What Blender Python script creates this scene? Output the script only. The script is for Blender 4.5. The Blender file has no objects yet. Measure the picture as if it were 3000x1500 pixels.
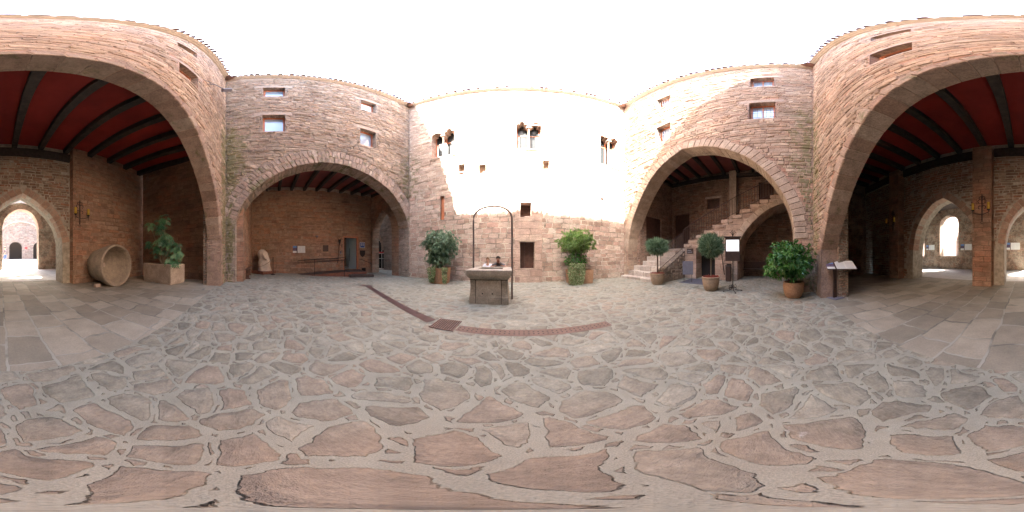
import bpy, bmesh, math, random
from mathutils import Vector, Matrix, noise
from mathutils.geometry import tessellate_polygon
R = math.radians
random.seed(7)
C = bpy.context.scene.collection
SC = bpy.context.scene

# ------------------------------------------------------------------ camera, sky, sun, exposure
cam_d = bpy.data.cameras.new("camera"); cam = bpy.data.objects.new("camera", cam_d); C.objects.link(cam)
cam_d.type = 'PANO'
for holder in (cam_d, getattr(cam_d, 'cycles', None)):
    try: holder.panorama_type = 'EQUIRECTANGULAR'
    except Exception: pass
cam.location = (0, 0, 1.3); cam.rotation_euler = (R(90), 0, 0)
cam_d.clip_start = 0.02; cam_d.clip_end = 2000
SC.camera = cam
SUND = Vector((0.43, 1.0, -1.25)).normalized()
elev = math.asin(-SUND.z); azi = math.atan2(-SUND.x, -SUND.y)
w = bpy.data.worlds.new("World"); SC.world = w; w.use_nodes = True
nt = w.node_tree; bg = nt.nodes['Background']
sky = nt.nodes.new('ShaderNodeTexSky'); sky.sky_type = 'NISHITA'; sky.sun_disc = False
sky.sun_elevation = elev; sky.sun_rotation = azi % (2 * math.pi)
sky.air_density = 1.3; sky.dust_density = 5.0; sky.ozone_density = 1.0; sky.altitude = 300
nt.links.new(sky.outputs[0], bg.inputs[0]); bg.inputs[1].default_value = 0.15
sl = bpy.data.lights.new("sun", 'SUN'); so = bpy.data.objects.new("sun", sl); C.objects.link(so)
sl.energy = 4.9; sl.angle = R(0.53); sl.color = (1.0, 0.95, 0.87)
so.rotation_euler = SUND.to_track_quat('-Z', 'Y').to_euler(); so.location = (-8, -20, 30)
SC.view_settings.view_transform = 'Standard'; SC.view_settings.look = 'None'
SC.view_settings.exposure = 3.92; SC.view_settings.gamma = 1.0
SC.render.engine = 'CYCLES'
SC.cycles.max_bounces = 8; SC.cycles.diffuse_bounces = 6; SC.cycles.glossy_bounces = 3
SC.cycles.transmission_bounces = 4

# ------------------------------------------------------------------ tags and mesh helpers
def tag(o, label=None, cat=None, group=None, kind=None):
    if label: o['label'] = label
    if cat: o['category'] = cat
    if group: o['group'] = group
    if kind: o['kind'] = kind
    return o
def wloc(o):
    v = Vector((0, 0, 0))
    while o: v += Vector(o.location); o = o.parent
    return v
def empty(name, loc):
    o = bpy.data.objects.new(name, None); C.objects.link(o); o.location = loc; o.empty_display_size = .2
    return o
class MB:
    def __init__(s): s.v = []; s.f = []; s.uv = []; s.r = []; s.m = []; s.sm = []
    def face(s, pts, uv=None, rnd=0.5, mi=0, smooth=False):
        b = len(s.v); s.v += [tuple(p) for p in pts]; s.f.append(tuple(range(b, b + len(pts))))
        s.uv.append(uv or [(p[0] + p[1], p[2]) for p in pts]); s.r.append(rnd); s.m.append(mi); s.sm.append(smooth)
    def grid(s, rows, rnd=0.5, mi=0, smooth=True, closed=False, uvs=None):
        b = len(s.v); n = len(rows[0]); m = len(rows)
        for r_ in rows: s.v += [tuple(p) for p in r_]
        for i in range(m - 1):
            for j in range(n if closed else n - 1):
                j2 = (j + 1) % n
                s.f.append((b + i * n + j, b + i * n + j2, b + (i + 1) * n + j2, b + (i + 1) * n + j))
                s.uv.append([(j * .1, i * .1), (j * .1 + .1, i * .1), (j * .1 + .1, i * .1 + .1), (j * .1, i * .1 + .1)] if not uvs else
                            [uvs[i][j], uvs[i][j2], uvs[i + 1][j2], uvs[i + 1][j]])
                s.r.append(rnd); s.m.append(mi); s.sm.append(smooth)
    def box(s, c, size, rot=None, rnd=0.5, mi=0, taper=1.0, jit=0):
        hx, hy, hz = [q / 2 for q in size]; M = rot or Matrix.Identity(3); c = Vector(c)
        P = []
        for sx, sy, sz in ((-1,-1,-1),(1,-1,-1),(1,1,-1),(-1,1,-1),(-1,-1,1),(1,-1,1),(1,1,1),(-1,1,1)):
            t = taper if sz > 0 else 1
            P.append(c + M @ Vector((sx*hx*t + random.uniform(-jit, jit), sy*hy*t + random.uniform(-jit, jit), sz*hz + random.uniform(-jit, jit))))
        for q in ((0,3,2,1),(4,5,6,7),(0,1,5,4),(1,2,6,5),(2,3,7,6),(3,0,4,7)):
            s.face([P[i] for i in q], rnd=rnd, mi=mi)
    def bbox(s, a, b, **k):
        s.box([(a[i] + b[i]) / 2 for i in range(3)], [abs(b[i] - a[i]) for i in range(3)], **k)
    def bar(s, a, b, wd, h=None, **k):
        a, b = Vector(a), Vector(b); d = b - a
        q = d.to_track_quat('X', 'Z').to_matrix()
        s.box((a + b) / 2, (d.length, wd, h or wd), rot=q, **k)
    def tube(s, pts, r, n=8, rnd=0.5, mi=0, cap=True):
        pts = [Vector(p) for p in pts]; rows = []
        rr = r if isinstance(r, (list, tuple)) else [r] * len(pts)
        up = Vector((0, 0, 1))
        for i, p in enumerate(pts):
            d = (pts[min(i+1, len(pts)-1)] - pts[max(i-1, 0)]).normalized()
            a = d.cross(up)
            if a.length < .05: a = d.cross(Vector((1, 0, 0)))
            a.normalize(); b = d.cross(a)
            rows.append([p + (a * math.cos(t) + b * math.sin(t)) * rr[i] for t in [2*math.pi*k/n for k in range(n)]])
        s.grid(rows, rnd=rnd, mi=mi, closed=True)
        if cap:
            s.face(rows[0], rnd=rnd, mi=mi); s.face(rows[-1][::-1], rnd=rnd, mi=mi)
    def lathe(s, prof, c, n=28, axis=None, rnd=0.5, mi=0, cap=False, wob=0, sx=1):
        c = Vector(c); M = axis or Matrix.Identity(3); rows = []
        for k, (r, z) in enumerate(prof):
            rows.append([c + M @ Vector((sx*(r + wob*noise.noise((math.cos(t)*2, math.sin(t)*2, z*2.5 + 7)))*math.cos(t), (r + wob*noise.noise((math.cos(t)*2, math.sin(t)*2, z*2.5+7)))*math.sin(t), z)) for t in [2*math.pi*j/n for j in range(n)]])
        s.grid(rows, rnd=rnd, mi=mi, closed=True)
        if cap: s.face(rows[0], rnd=rnd, mi=mi); s.face(rows[-1][::-1], rnd=rnd, mi=mi)
    def merge(s, o):
        b = len(s.v); s.v += o.v; s.f += [tuple(i + b for i in f) for f in o.f]; s.uv += o.uv; s.r += o.r; s.m += o.m; s.sm += o.sm
    def build(s, name, mats, parent=None, loc=None, bevel=0, seg=2):
        me = bpy.data.meshes.new(name)
        base = wloc(parent) if parent else Vector(loc or (0, 0, 0))
        me.from_pydata([(p[0]-base.x, p[1]-base.y, p[2]-base.z) for p in s.v], [], s.f)
        uvl = me.uv_layers.new(name="UVMap")
        flat = [c for f in s.uv for p in f for c in (p[0], p[1])]
        uvl.data.foreach_set('uv', flat)
        at = me.attributes.new('rnd', 'FLOAT', 'FACE'); at.data.foreach_set('value', s.r)
        me.polygons.foreach_set('material_index', s.m); me.polygons.foreach_set('use_smooth', s.sm)
        for m_ in (mats if isinstance(mats, (list, tuple)) else [mats]): me.materials.append(m_)
        me.update()
        o = bpy.data.objects.new(name, me); C.objects.link(o)
        if parent: o.parent = parent
        else: o.location = base
        if bevel:
            bm = bmesh.new(); bm.from_mesh(me); bmesh.ops.remove_doubles(bm, verts=bm.verts, dist=.0004)
            bm.to_mesh(me); bm.free()
            b = o.modifiers.new('bevel', 'BEVEL'); b.width = bevel; b.segments = seg; b.limit_method = 'ANGLE'; b.angle_limit = R(35)
        return o
def spout(W0, W1, z, par):
    c = W1.p0; d = (W0.n + W1.n).normalized(); s_ = Vector((-d.y, d.x, 0)); m = MB(); rows = []
    for k, (a, r, dz) in enumerate(((.25,.16,.18),(-.15,.17,.06),(-.42,.15,-.02),(-.62,.13,-.07))):
        p = Vector((c.x, c.y, z + dz + .12)) + d*a; rows.append([p + s_*(math.cos(t)*r*1.2) + Vector((0,0,-abs(math.sin(t))*r)) for t in [math.pi*j/8 for j in range(9)]])
    m.grid(rows, rnd=.3); m.grid([[q + Vector((0,0,.03)) for q in r_][::-1] for r_ in rows], rnd=.3); m.build('valley_tile', m_tile, par)
def copy_tree(o, parent=None):
    c = o.copy(); C.objects.link(c)
    if parent: c.parent = parent
    for ch in list(o.children): copy_tree(ch, c)
    return c
def ss(t): t = max(0, min(1, t)); return t * t * (3 - 2 * t)
def gz(x, y):
    z = .14 * ss((-x - 2) / 4.5) * ss((5.5 - y) / 5) * (1 - .6 * ss((-2 - y) / 4))
    if y < -12.5: z += .1 * ss((-12.5 - y) / 2) + .42 * ss((-14.4 - y) / 2.2) + .13 * ss((-17 - y) / 10)
    return z
def catmull(P, n=6):
    out = []
    for i in range(len(P) - 1):
        p0 = P[max(i-1, 0)]; p1 = P[i]; p2 = P[i+1]; p3 = P[min(i+2, len(P)-1)]
        for k in range(n):
            t = k / n
            out.append(tuple(.5*((2*p1[j]) + (-p0[j]+p2[j])*t + (2*p0[j]-5*p1[j]+4*p2[j]-p3[j])*t*t + (-p0[j]+3*p1[j]-3*p2[j]+p3[j])*t**3) for j in range(len(p1))))
    out.append(tuple(P[-1])); return out

# ------------------------------------------------------------------ materials
def newmat(name):
    m = bpy.data.materials.new(name); m.use_nodes = True; n = m.node_tree
    return m, n, n.nodes['Principled BSDF']
def N(n, t, **k):
    x = n.nodes.new(t)
    for a, b in k.items():
        if a in ('operation', 'blend_type', 'feature', 'data_type', 'noise_dimensions', 'voronoi_dimensions', 'attribute_name', 'use_clamp', 'offset', 'offset_frequency', 'squash', 'squash_frequency', 'interpolation_type', 'distance', 'noise_type'): setattr(x, a, b)
    return x
def math_(n, op, a, b=None, c=None, clamp=False):
    x = n.nodes.new('ShaderNodeMath'); x.operation = op; x.use_clamp = clamp
    for i, q in enumerate((a, b, c)):
        if q is None: continue
        if hasattr(q, 'is_linked') or hasattr(q, 'links'): n.links.new(q, x.inputs[i])
        else: x.inputs[i].default_value = q
    return x.outputs[0]
def mixc(n, f, a, b, mode='MIX'):
    x = n.nodes.new('ShaderNodeMix'); x.data_type = 'RGBA'; x.blend_type = mode
    for i, q in ((0, f), (6, a), (7, b)):
        if isinstance(q, (int, float)): x.inputs[i].default_value = q
        elif isinstance(q, (tuple, list)): x.inputs[i].default_value = (*q, 1) if len(q) == 3 else q
        else: n.links.new(q, x.inputs[i])
    return x.outputs[2]
def ramp(n, f, stops, interp='LINEAR'):
    x = n.nodes.new('ShaderNodeValToRGB'); x.color_ramp.interpolation = interp
    e = x.color_ramp.elements
    while len(e) < len(stops): e.new(.5)
    for i, (p, c) in enumerate(stops): e[i].position = p; e[i].color = (*c, 1) if len(c) == 3 else c
    n.links.new(f, x.inputs[0]); return x.outputs[0]
def noise_(n, vec, scale, detail=4, rough=.55, out=0):
    x = n.nodes.new('ShaderNodeTexNoise'); x.inputs['Scale'].default_value = scale; x.inputs['Detail'].default_value = detail; x.inputs['Roughness'].default_value = rough
    if vec is not None: n.links.new(vec, x.inputs['Vector'])
    return x.outputs[out]
def mapr(n, f, a, b, c=0, d=1, smooth=True):
    x = n.nodes.new('ShaderNodeMapRange'); x.interpolation_type = 'SMOOTHSTEP' if smooth else 'LINEAR'
    for i, q in enumerate((a, b, c, d)): x.inputs[i+1].default_value = q
    n.links.new(f, x.inputs[0]); return x.outputs[0]
def comb(n, x_, y_, z_=0):
    x = n.nodes.new('ShaderNodeCombineXYZ')
    for i, q in enumerate((x_, y_, z_)):
        if isinstance(q, (int, float)): x.inputs[i].default_value = q
        else: n.links.new(q, x.inputs[i])
    return x.outputs[0]
def bump(n, h, bsdf, dist=.02, st=1.0, prev=None):
    b = n.nodes.new('ShaderNodeBump'); b.inputs['Distance'].default_value = dist; b.inputs['Strength'].default_value = st
    n.links.new(h, b.inputs['Height'])
    if prev: n.links.new(prev, b.inputs['Normal'])
    if bsdf: n.links.new(b.outputs[0], bsdf.inputs['Normal'])
    return b.outputs[0]
def plain(name, col, rough=.6, metal=0, nz=0, nscale=8, bmp=0, spec=.5, emit=None, es=0, coat=0):
    m, n, b = newmat(name)
    b.inputs['Roughness'].default_value = rough; b.inputs['Metallic'].default_value = metal
    b.inputs['Specular IOR Level'].default_value = spec
    if coat: b.inputs['Coat Weight'].default_value = coat
    g = n.nodes.new('ShaderNodeNewGeometry')
    if nz:
        f = noise_(n, g.outputs['Position'], nscale, 5)
        d = tuple(max(0, c * (1 - nz)) for c in col); l = tuple(min(1, c * (1 + nz)) for c in col)
        n.links.new(ramp(n, f, [(.3, d), (.7, l)]), b.inputs['Base Color'])
    else: b.inputs['Base Color'].default_value = (*col, 1)
    if bmp: bump(n, noise_(n, g.outputs['Position'], nscale * 2.5, 6), b, bmp)
    if emit: b.inputs['Emission Color'].default_value = (*emit, 1); b.inputs['Emission Strength'].default_value = es
    return m

def masonry(name, cols, mortar, rh=.16, bw=.42, ms=.012, relief=.03, wob=1.0, top=None, moss=None, stain=.25, band=None, red=0.0, mfac=1.0, rubble=0.0):
    """coursed stone; uv in metres. top=(z0,z1,rh,bw): thinner flat rubble above that height."""
    m, n, b = newmat(name)
    uvn = n.nodes.new('ShaderNodeUVMap'); sep = n.nodes.new('ShaderNodeSeparateXYZ'); n.links.new(uvn.outputs[0], sep.inputs[0])
    u, v = sep.outputs[0], sep.outputs[1]
    w1 = noise_(n, uvn.outputs[0], 1.1, 2, .5, 1); w2 = noise_(n, uvn.outputs[0], 7.0, 3, .6, 1)
    s1 = n.nodes.new('ShaderNodeSeparateColor'); n.links.new(w1, s1.inputs[0])
    s2 = n.nodes.new('ShaderNodeSeparateColor'); n.links.new(w2, s2.inputs[0])
    def layer(rh, bw, ms, wob, seed):
        rowv = noise_(n, comb(n, seed, math_(n, 'MULTIPLY', v, 1.0)), .55/rh*.35, 1, .5)
        vv = math_(n, 'ADD', v, math_(n, 'MULTIPLY', math_(n, 'SUBTRACT', rowv, .5), rh * 1.7))
        vv = math_(n, 'ADD', vv, math_(n, 'MULTIPLY', math_(n, 'SUBTRACT', s1.outputs[0], .5), .16 * wob))
        vv = math_(n, 'ADD', vv, math_(n, 'MULTIPLY', math_(n, 'SUBTRACT', s2.outputs[0], .5), rh * .38 * wob))
        uu = math_(n, 'ADD', u, math_(n, 'MULTIPLY', math_(n, 'SUBTRACT', s1.outputs[1], .5), bw * 1.6 * wob))
        uu = math_(n, 'ADD', uu, math_(n, 'MULTIPLY', math_(n, 'SUBTRACT', s2.outputs[1], .5), bw * .22 * wob))
        # stretch per row so that bricks have different widths
        row = math_(n, 'FLOOR', math_(n, 'DIVIDE', vv, rh))
        wn = n.nodes.new('ShaderNodeTexWhiteNoise'); wn.noise_dimensions = '1D'; n.links.new(math_(n, 'ADD', row, seed), wn.inputs['W'])
        wig = noise_(n, comb(n, math_(n, 'MULTIPLY', uu, .9), math_(n, 'MULTIPLY', row, 3.7)), 1.6, 1, .5)
        uu = math_(n, 'ADD', math_(n, 'ADD', uu, math_(n, 'MULTIPLY', wn.outputs[0], 3.0)), math_(n, 'MULTIPLY', wig, bw * 1.3))
        br = n.nodes.new('ShaderNodeTexBrick'); br.offset = .5
        n.links.new(comb(n, uu, vv), br.inputs['Vector'])
        br.inputs['Color1'].default_value = (0, 0, 0, 1); br.inputs['Color2'].default_value = (1, 1, 1, 1); br.inputs['Mortar'].default_value = (0.5, .5, .5, 1)
        br.inputs['Scale'].default_value = 1; br.inputs['Mortar Size'].default_value = ms; br.inputs['Mortar Smooth'].default_value = .55
        br.inputs['Brick Width'].default_value = bw; br.inputs['Row Height'].default_value = rh
        return br.outputs[0], br.outputs[1]
    ca, fa = layer(rh, bw, ms, wob, 3.1)
    if top:
        cb, fb = layer(top[2], top[3], ms * .9, wob * 1.5, 11.7)
        k = mapr(n, math_(n, 'ADD', v, math_(n, 'MULTIPLY', math_(n, 'SUBTRACT', s1.outputs[2], .5), 1.6)), top[0], top[1])
        ca = mixc(n, k, ca, cb)
        mx = n.nodes.new('ShaderNodeMix'); mx.data_type = 'FLOAT'; n.links.new(k, mx.inputs[0]); n.links.new(fa, mx.inputs[2]); n.links.new(fb, mx.inputs[3]); fa = mx.outputs[0]
    if rubble:
        cb, fb = layer(rh * .55, bw * .5, ms, wob * 1.6, 23.3)
        k = mapr(n, s1.outputs[2], .5 - .25 * rubble, .62 - .25 * rubble)
        ca = mixc(n, k, ca, cb)
        mx = n.nodes.new('ShaderNodeMix'); mx.data_type = 'FLOAT'; n.links.new(k, mx.inputs[0]); n.links.new(fa, mx.inputs[2]); n.links.new(fb, mx.inputs[3]); fa = mx.outputs[0]
    stone = ramp(n, ca, [(i / (len(cols) - 1) * .94 + .03, c) for i, c in enumerate(cols)])
    fine = noise_(n, uvn.outputs[0], 22, 6, .65); med = noise_(n, uvn.outputs[0], 3.2, 5, .6); big = noise_(n, uvn.outputs[0], .45, 4, .6)
    stone = mixc(n, .75, stone, ramp(n, fine, [(.25, (.55, .55, .55)), (.75, (1.35, 1.32, 1.3))]), 'MULTIPLY')
    stone = mixc(n, .8, stone, ramp(n, med, [(.28, (.66, .66, .68)), (.7, (1.22, 1.18, 1.14))]), 'MULTIPLY')
    # bedding streaks
    st = noise_(n, comb(n, math_(n, 'MULTIPLY', u, 2.2), math_(n, 'MULTIPLY', v, 26)), 1, 5, .65)
    stone = mixc(n, .65, stone, ramp(n, st, [(.3, (.62, .6, .6)), (.62, (1.18, 1.16, 1.14))]), 'MULTIPLY')
    mort = mixc(n, .6, mortar, ramp(n, fine, [(.3, (.7, .7, .7)), (.75, (1.2, 1.2, 1.2))]), 'MULTIPLY')
    # mortar present in patches, elsewhere open joint with its crevice shade painted dark
    f = math_(n, 'MULTIPLY', mapr(n, fa, .1, .75), mfac)
    openj = mapr(n, noise_(n, uvn.outputs[0], 1.7, 4, .7), .42, .6)
    mcol = mixc(n, math_(n, 'MULTIPLY', openj, .75), mort, tuple(c * .30 for c in cols[0]))
    col = mixc(n, f, stone, mcol)
    col = mixc(n, stain, col, ramp(n, big, [(.35, (.55, .53, .52)), (.62, (1.2, 1.16, 1.12))]), 'MULTIPLY')
    if red:
        col = mixc(n, math_(n, 'MULTIPLY', mapr(n, noise_(n, uvn.outputs[0], .7, 3, .5, 0), .45, .65), red), col, (1.25, .82, .66), 'MULTIPLY')
    if moss:
        mk = None
        for (a0, a1, ax, amt) in moss:
            q = math_(n, 'MULTIPLY', mapr(n, sep.outputs[ax], a0, a1, 1, 0), amt) if a1 > a0 else math_(n, 'MULTIPLY', mapr(n, sep.outputs[ax], a1, a0), amt)
            mk = q if mk is None else math_(n, 'MAXIMUM', mk, q)
        zz = math_(n, 'MULTIPLY', math_(n, 'MULTIPLY', mapr(n, v, .3, 2.0), mapr(n, v, 7.6, 10.5, 1, 0)), mapr(n, u, 19, 20, 1, 0, False))
        mk = math_(n, 'MULTIPLY', mk, zz)
        mn = noise_(n, uvn.outputs[0], 2.6, 6, .7)
        mk = mapr(n, math_(n, 'ADD', mn, math_(n, 'MULTIPLY', mk, .34)), .72, .90)
        col = mixc(n, math_(n, 'MULTIPLY', mk, .7), col, mixc(n, fine, (.10, .10, .05), (.26, .25, .11)))
    n.links.new(col, b.inputs['Base Color'])
    b.inputs['Roughness'].default_value = .93; b.inputs['Specular IOR Level'].default_value = .15
    hgt = math_(n, 'SUBTRACT', 1.0, mapr(n, fa, .0, .9))
    lum = n.nodes.new('ShaderNodeRGBToBW'); n.links.new(ca, lum.inputs[0])
    hgt = math_(n, 'ADD', hgt, math_(n, 'MULTIPLY', lum.outputs[0], .45))
    hgt = math_(n, 'ADD', hgt, math_(n, 'MULTIPLY', st, .55))
    hgt = math_(n, 'ADD', hgt, math_(n, 'MULTIPLY', med, .55))
    nrm = bump(n, hgt, None, relief, 1.0)
    bump(n, fine, b, .006, .9, nrm)
    return m

PINK = [(0.308,0.226,0.184), (0.381,0.298,0.239), (0.456,0.359,0.284), (0.403,0.276,0.217), (0.488,0.408,0.334)]
GREY = [(0.281,0.236,0.201), (0.354,0.305,0.259), (0.426,0.373,0.319), (0.374,0.289,0.238), (0.478,0.421,0.362)]
ORNG = [(.27,.18,.13), (.32,.22,.155), (.36,.25,.18), (.37,.215,.15), (.36,.27,.20)]
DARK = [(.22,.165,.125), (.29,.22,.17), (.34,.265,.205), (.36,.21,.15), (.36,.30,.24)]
m_front = masonry("front wall stone", [(0.361,0.266,0.217),(0.477,0.370,0.311),(0.562,0.464,0.402),(0.477,0.332,0.279),(0.594,0.519,0.456)], (0.636,0.574,0.469), rh=.245, bw=.46, ms=.024, relief=.035, wob=.55, top=(5.2, 6.6, .13, .5), stain=.3, mfac=.95)
m_butt = masonry("buttress ashlar", [(.42,.30,.25),(.50,.38,.32),(.55,.44,.37)], (.55,.46,.38), rh=.34, bw=.85, ms=.010, relief=.02, wob=.3)
m_left = masonry("weathered grey stone", GREY, (.40,.34,.28), rh=.135, bw=.42, ms=.014, relief=.05, wob=1.15, moss=[(.25, 1.1, 0, .95), (9.4, 8.6, 0, .6), (7.3, 5.6, 1, .0), (.0, 7.0, 1, .28)], top=(5.5, 7.2, .095, .36), rubble=.5)
m_right = masonry("pink coursed stone", PINK, (.46,.36,.29), rh=.175, bw=.48, ms=.013, relief=.05, wob=.9, top=(6.2, 7.6, .115, .5), moss=[(9.5, 8.9, 0, .7)], red=.4)
m_back = masonry("pink rubble stone", PINK, (.48,.37,.29), rh=.13, bw=.42, ms=.014, relief=.05, wob=1.2, moss=[(12.7, 11.9, 0, .95), (.0, 1.0, 0, .9)], rubble=.4, red=.5)  # the stone's own pink, reddened in random patches
m_in_left = masonry("ochre sandstone blocks", ORNG, (.34,.25,.18), rh=.21, bw=.46, ms=.012, relief=.03, wob=.5, stain=.4, red=.3)
m_in_back = masonry("brown mixed rubble", DARK, (.42,.37,.29), rh=.16, bw=.34, ms=.024, relief=.035, wob=1.2, rubble=.6, stain=.35, red=.3)
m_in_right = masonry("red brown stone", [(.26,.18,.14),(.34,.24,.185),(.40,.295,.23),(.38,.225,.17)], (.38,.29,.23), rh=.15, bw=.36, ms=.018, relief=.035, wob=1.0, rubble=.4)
m_stair = masonry("dressed stair stone", [(0.374,0.273,0.216),(0.478,0.369,0.292),(0.541,0.431,0.357)], (0.458,0.378,0.302), rh=.27, bw=.7, ms=.009, relief=.02, wob=.4, moss=None)
m_far = masonry("pale court stone", [(0.260,0.211,0.180),(0.322,0.273,0.236),(0.372,0.310,0.267),(0.310,0.223,0.186)], (0.360,0.310,0.267), rh=.24, bw=.55, ms=.014, relief=.03, wob=.6)

def stonemat(name, cols, relief=.012, scale=1.0, moss=0, wall=False):
    m, n, b = newmat(name); g = n.nodes.new('ShaderNodeNewGeometry'); P = g.outputs['Position']
    a = N(n, 'ShaderNodeAttribute', attribute_name='rnd')
    c = ramp(n, a.outputs['Fac'], [(i / (len(cols) - 1), q) for i, q in enumerate(cols)])
    f = noise_(n, P, 26 * scale, 7, .7); md = noise_(n, P, 4 * scale, 5, .65)
    c = mixc(n, .75, c, ramp(n, f, [(.28, (.6,.6,.6)), (.72, (1.3,1.28,1.25))]), 'MULTIPLY')
    c = mixc(n, .75, c, ramp(n, md, [(.3, (.62,.62,.63)), (.68, (1.2,1.18,1.15))]), 'MULTIPLY')
    if wall:
        s_ = n.nodes.new('ShaderNodeSeparateXYZ'); n.links.new(P, s_.inputs[0])
        hx = math_(n, 'ADD', s_.outputs[0], s_.outputs[1])
        bed = noise_(n, comb(n, math_(n, 'MULTIPLY', hx, 2.5), math_(n, 'MULTIPLY', s_.outputs[2], 30)), 1, 5, .65)
        c = mixc(n, .6, c, ramp(n, bed, [(.3, (.66,.65,.65)), (.65, (1.16,1.15,1.13))]), 'MULTIPLY')
        c = mixc(n, .75, c, ramp(n, noise_(n, P, .55, 5, .62), [(.32, (.66,.65,.64)), (.5, (.98,.98,.98)), (.66, (1.2,1.17,1.12))]), 'MULTIPLY')
        # rain streaks below the eaves and lichen in the damp inner corners
        stk = noise_(n, comb(n, math_(n, 'MULTIPLY', hx, 3.2), math_(n, 'MULTIPLY', s_.outputs[2], .35)), 1, 4, .6)
        c = mixc(n, math_(n, 'MULTIPLY', mapr(n, s_.outputs[2], 10.0, 14.0), .55), c, ramp(n, stk, [(.35, (.70,.68,.66)), (.6, (1.12,1.1,1.08))]), 'MULTIPLY')
        def corner(cx_, cy_):
            d = n.nodes.new('ShaderNodeVectorMath'); d.operation = 'DISTANCE'; n.links.new(comb(n, s_.outputs[0], s_.outputs[1]), d.inputs[0]); d.inputs[1].default_value = (cx_, cy_, 0)
            return mapr(n, d.outputs['Value'], .25, 1.7, 1, 0)
        mk = math_(n, 'MAXIMUM', corner(-7.1, -1.35), math_(n, 'MULTIPLY', corner(-5.9, 8.1), .75)); mk = math_(n, 'MAXIMUM', mk, math_(n, 'MULTIPLY', corner(5.6, -1.6), .8))
        mk = math_(n, 'MULTIPLY', mk, mapr(n, s_.outputs[2], 6.5, 11, 1, .1))
        mk = mapr(n, math_(n, 'ADD', noise_(n, P, 3.2, 7, .75), math_(n, 'MULTIPLY', mk, .30)), .62, .80)
        c = mixc(n, math_(n, 'MULTIPLY', mk, .75), c, mixc(n, f, (.09, .10, .05), (.24, .235, .11)))
    if moss:
        mk = mapr(n, math_(n, 'ADD', noise_(n, P, 2.4, 6, .7), moss * .2), .60, .75)
        c = mixc(n, math_(n, 'MULTIPLY', mk, .8), c, (.12, .13, .055))
    n.links.new(c, b.inputs['Base Color']); b.inputs['Roughness'].default_value = .92; b.inputs['Specular IOR Level'].default_value = .18
    h = math_(n, 'ADD', math_(n, 'MULTIPLY', f, .4), md)
    bump(n, h, b, relief * 2.2); return m
m_vous = stonemat("arch stones grey pink", [(0.270,0.215,0.184),(0.364,0.294,0.249),(0.395,0.294,0.244),(0.458,0.389,0.335)], .02, moss=.45)
m_vousr = stonemat("arch stones pink", [(0.393,0.303,0.239),(0.446,0.354,0.279),(0.488,0.397,0.323)], .012)
m_vousb = stonemat("arch stones worn", [(0.287,0.198,0.156),(0.371,0.287,0.229),(0.328,0.221,0.173),(0.435,0.354,0.289)], .02, moss=.25)
m_vousd = stonemat("arch stones red", [(.30,.20,.15),(.40,.28,.21),(.37,.24,.18),(.44,.34,.265)], .014)
m_sand = stonemat("dressed sandstone", [(0.385,0.305,0.249),(0.478,0.389,0.324)], .008)
m_well = stonemat("well sandstone", [(.31,.28,.235),(.40,.36,.305)], .010)
m_trough = stonemat("trough stone", [(.40,.325,.26),(.46,.385,.315)], .012)
m_tub = stonemat("old millstone", [(.27,.225,.175),(.35,.29,.225)], .014)
m_statue = stonemat("pale alabaster", [(.52,.43,.34),(.60,.52,.43)], .01)
m_step = stonemat("worn step stone", [(.36,.31,.27),(.48,.42,.37),(.54,.48,.42)], .014)
m_terra = stonemat("terracotta pot", [(.34,.20,.12),(.40,.25,.16)], .004)
m_pot = stonemat("buff clay pot", [(.32,.24,.17),(.38,.29,.21)], .004)
m_plinth = stonemat("corten red plinth", [(.17,.075,.05),(.22,.10,.07)], .003)
m_wood = plain("reddish window wood", (.42,.15,.07), .5, nz=.25, nscale=14, bmp=.002)
m_wdark = plain("dark oak beams", (.045,.032,.026), .7, nz=.4, nscale=7, bmp=.01)
m_wbrown = plain("brown bench wood", (.10,.05,.032), .5, nz=.35, nscale=9, bmp=.003)
m_door = plain("dark door wood", (.07,.032,.022), .55, nz=.35, nscale=7, bmp=.003)
m_iron = plain("wrought iron", (.035,.028,.027), .5, .6, nz=.3, nscale=20)
m_ironb = plain("brown painted iron", (.115,.085,.08), .5, .3, nz=.2, nscale=18)
m_corten = plain("dark brown steel", (.055,.032,.026), .5, .3, nz=.25, nscale=10)
m_glass = plain("sky reflecting glass", (.30,.38,.48), .04, 0, spec=1.0, coat=1.0)
m_glassd = plain("dark glass", (.03,.034,.036), .25, 0, spec=.12)
m_blind = plain("white blind", (.78,.82,.88), .5)
m_curtain = plain("white curtain", (.75,.70,.66), .8)
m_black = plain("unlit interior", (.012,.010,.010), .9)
m_white = plain("panel white", (.62,.63,.60), .35, nz=.04, nscale=30)
m_paper = plain("panel print blue", (.12,.25,.50), .3)
m_photo = plain("panel print dark", (.10,.07,.12), .3, nz=.8, nscale=60)
m_lit = plain("lit menu paper", (.8,.8,.82), .5, emit=(.95,.96,1.0), es=.06)
m_print = plain("grey print", (.36,.37,.42), .5)
m_blue = plain("hotel sign blue", (.02,.08,.32), .35)
m_redsign = plain("red sign", (.55,.05,.05), .4)
m_slate = plain("slate grey board", (.17,.165,.20), .55, nz=.1)
m_mat = plain("blue grey doormat", (.085,.085,.11), .95, nz=.2, nscale=60, bmp=.003)
m_amber = plain("amber lamp glass", (.55,.36,.06), .15, spec=.8, )
m_rope = plain("rope", (.15,.12,.09), .9)
GR = [(0.312,0.263,0.222),(0.416,0.358,0.302),(0.374,0.284,0.238),(0.468,0.405,0.340),(0.343,0.300,0.249),(0.437,0.347,0.292),(0.520,0.453,0.384)]
PK = [(0.361,0.276,0.222),(0.446,0.354,0.284),(0.414,0.293,0.229),(0.499,0.408,0.329),(0.381,0.298,0.239),(0.477,0.364,0.289),(0.552,0.464,0.378)]
m_vgrey = stonemat("rubble stones grey", GR, .010, wall=True); m_vpink = stonemat("rubble stones pink", PK, .010, wall=True)
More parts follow.
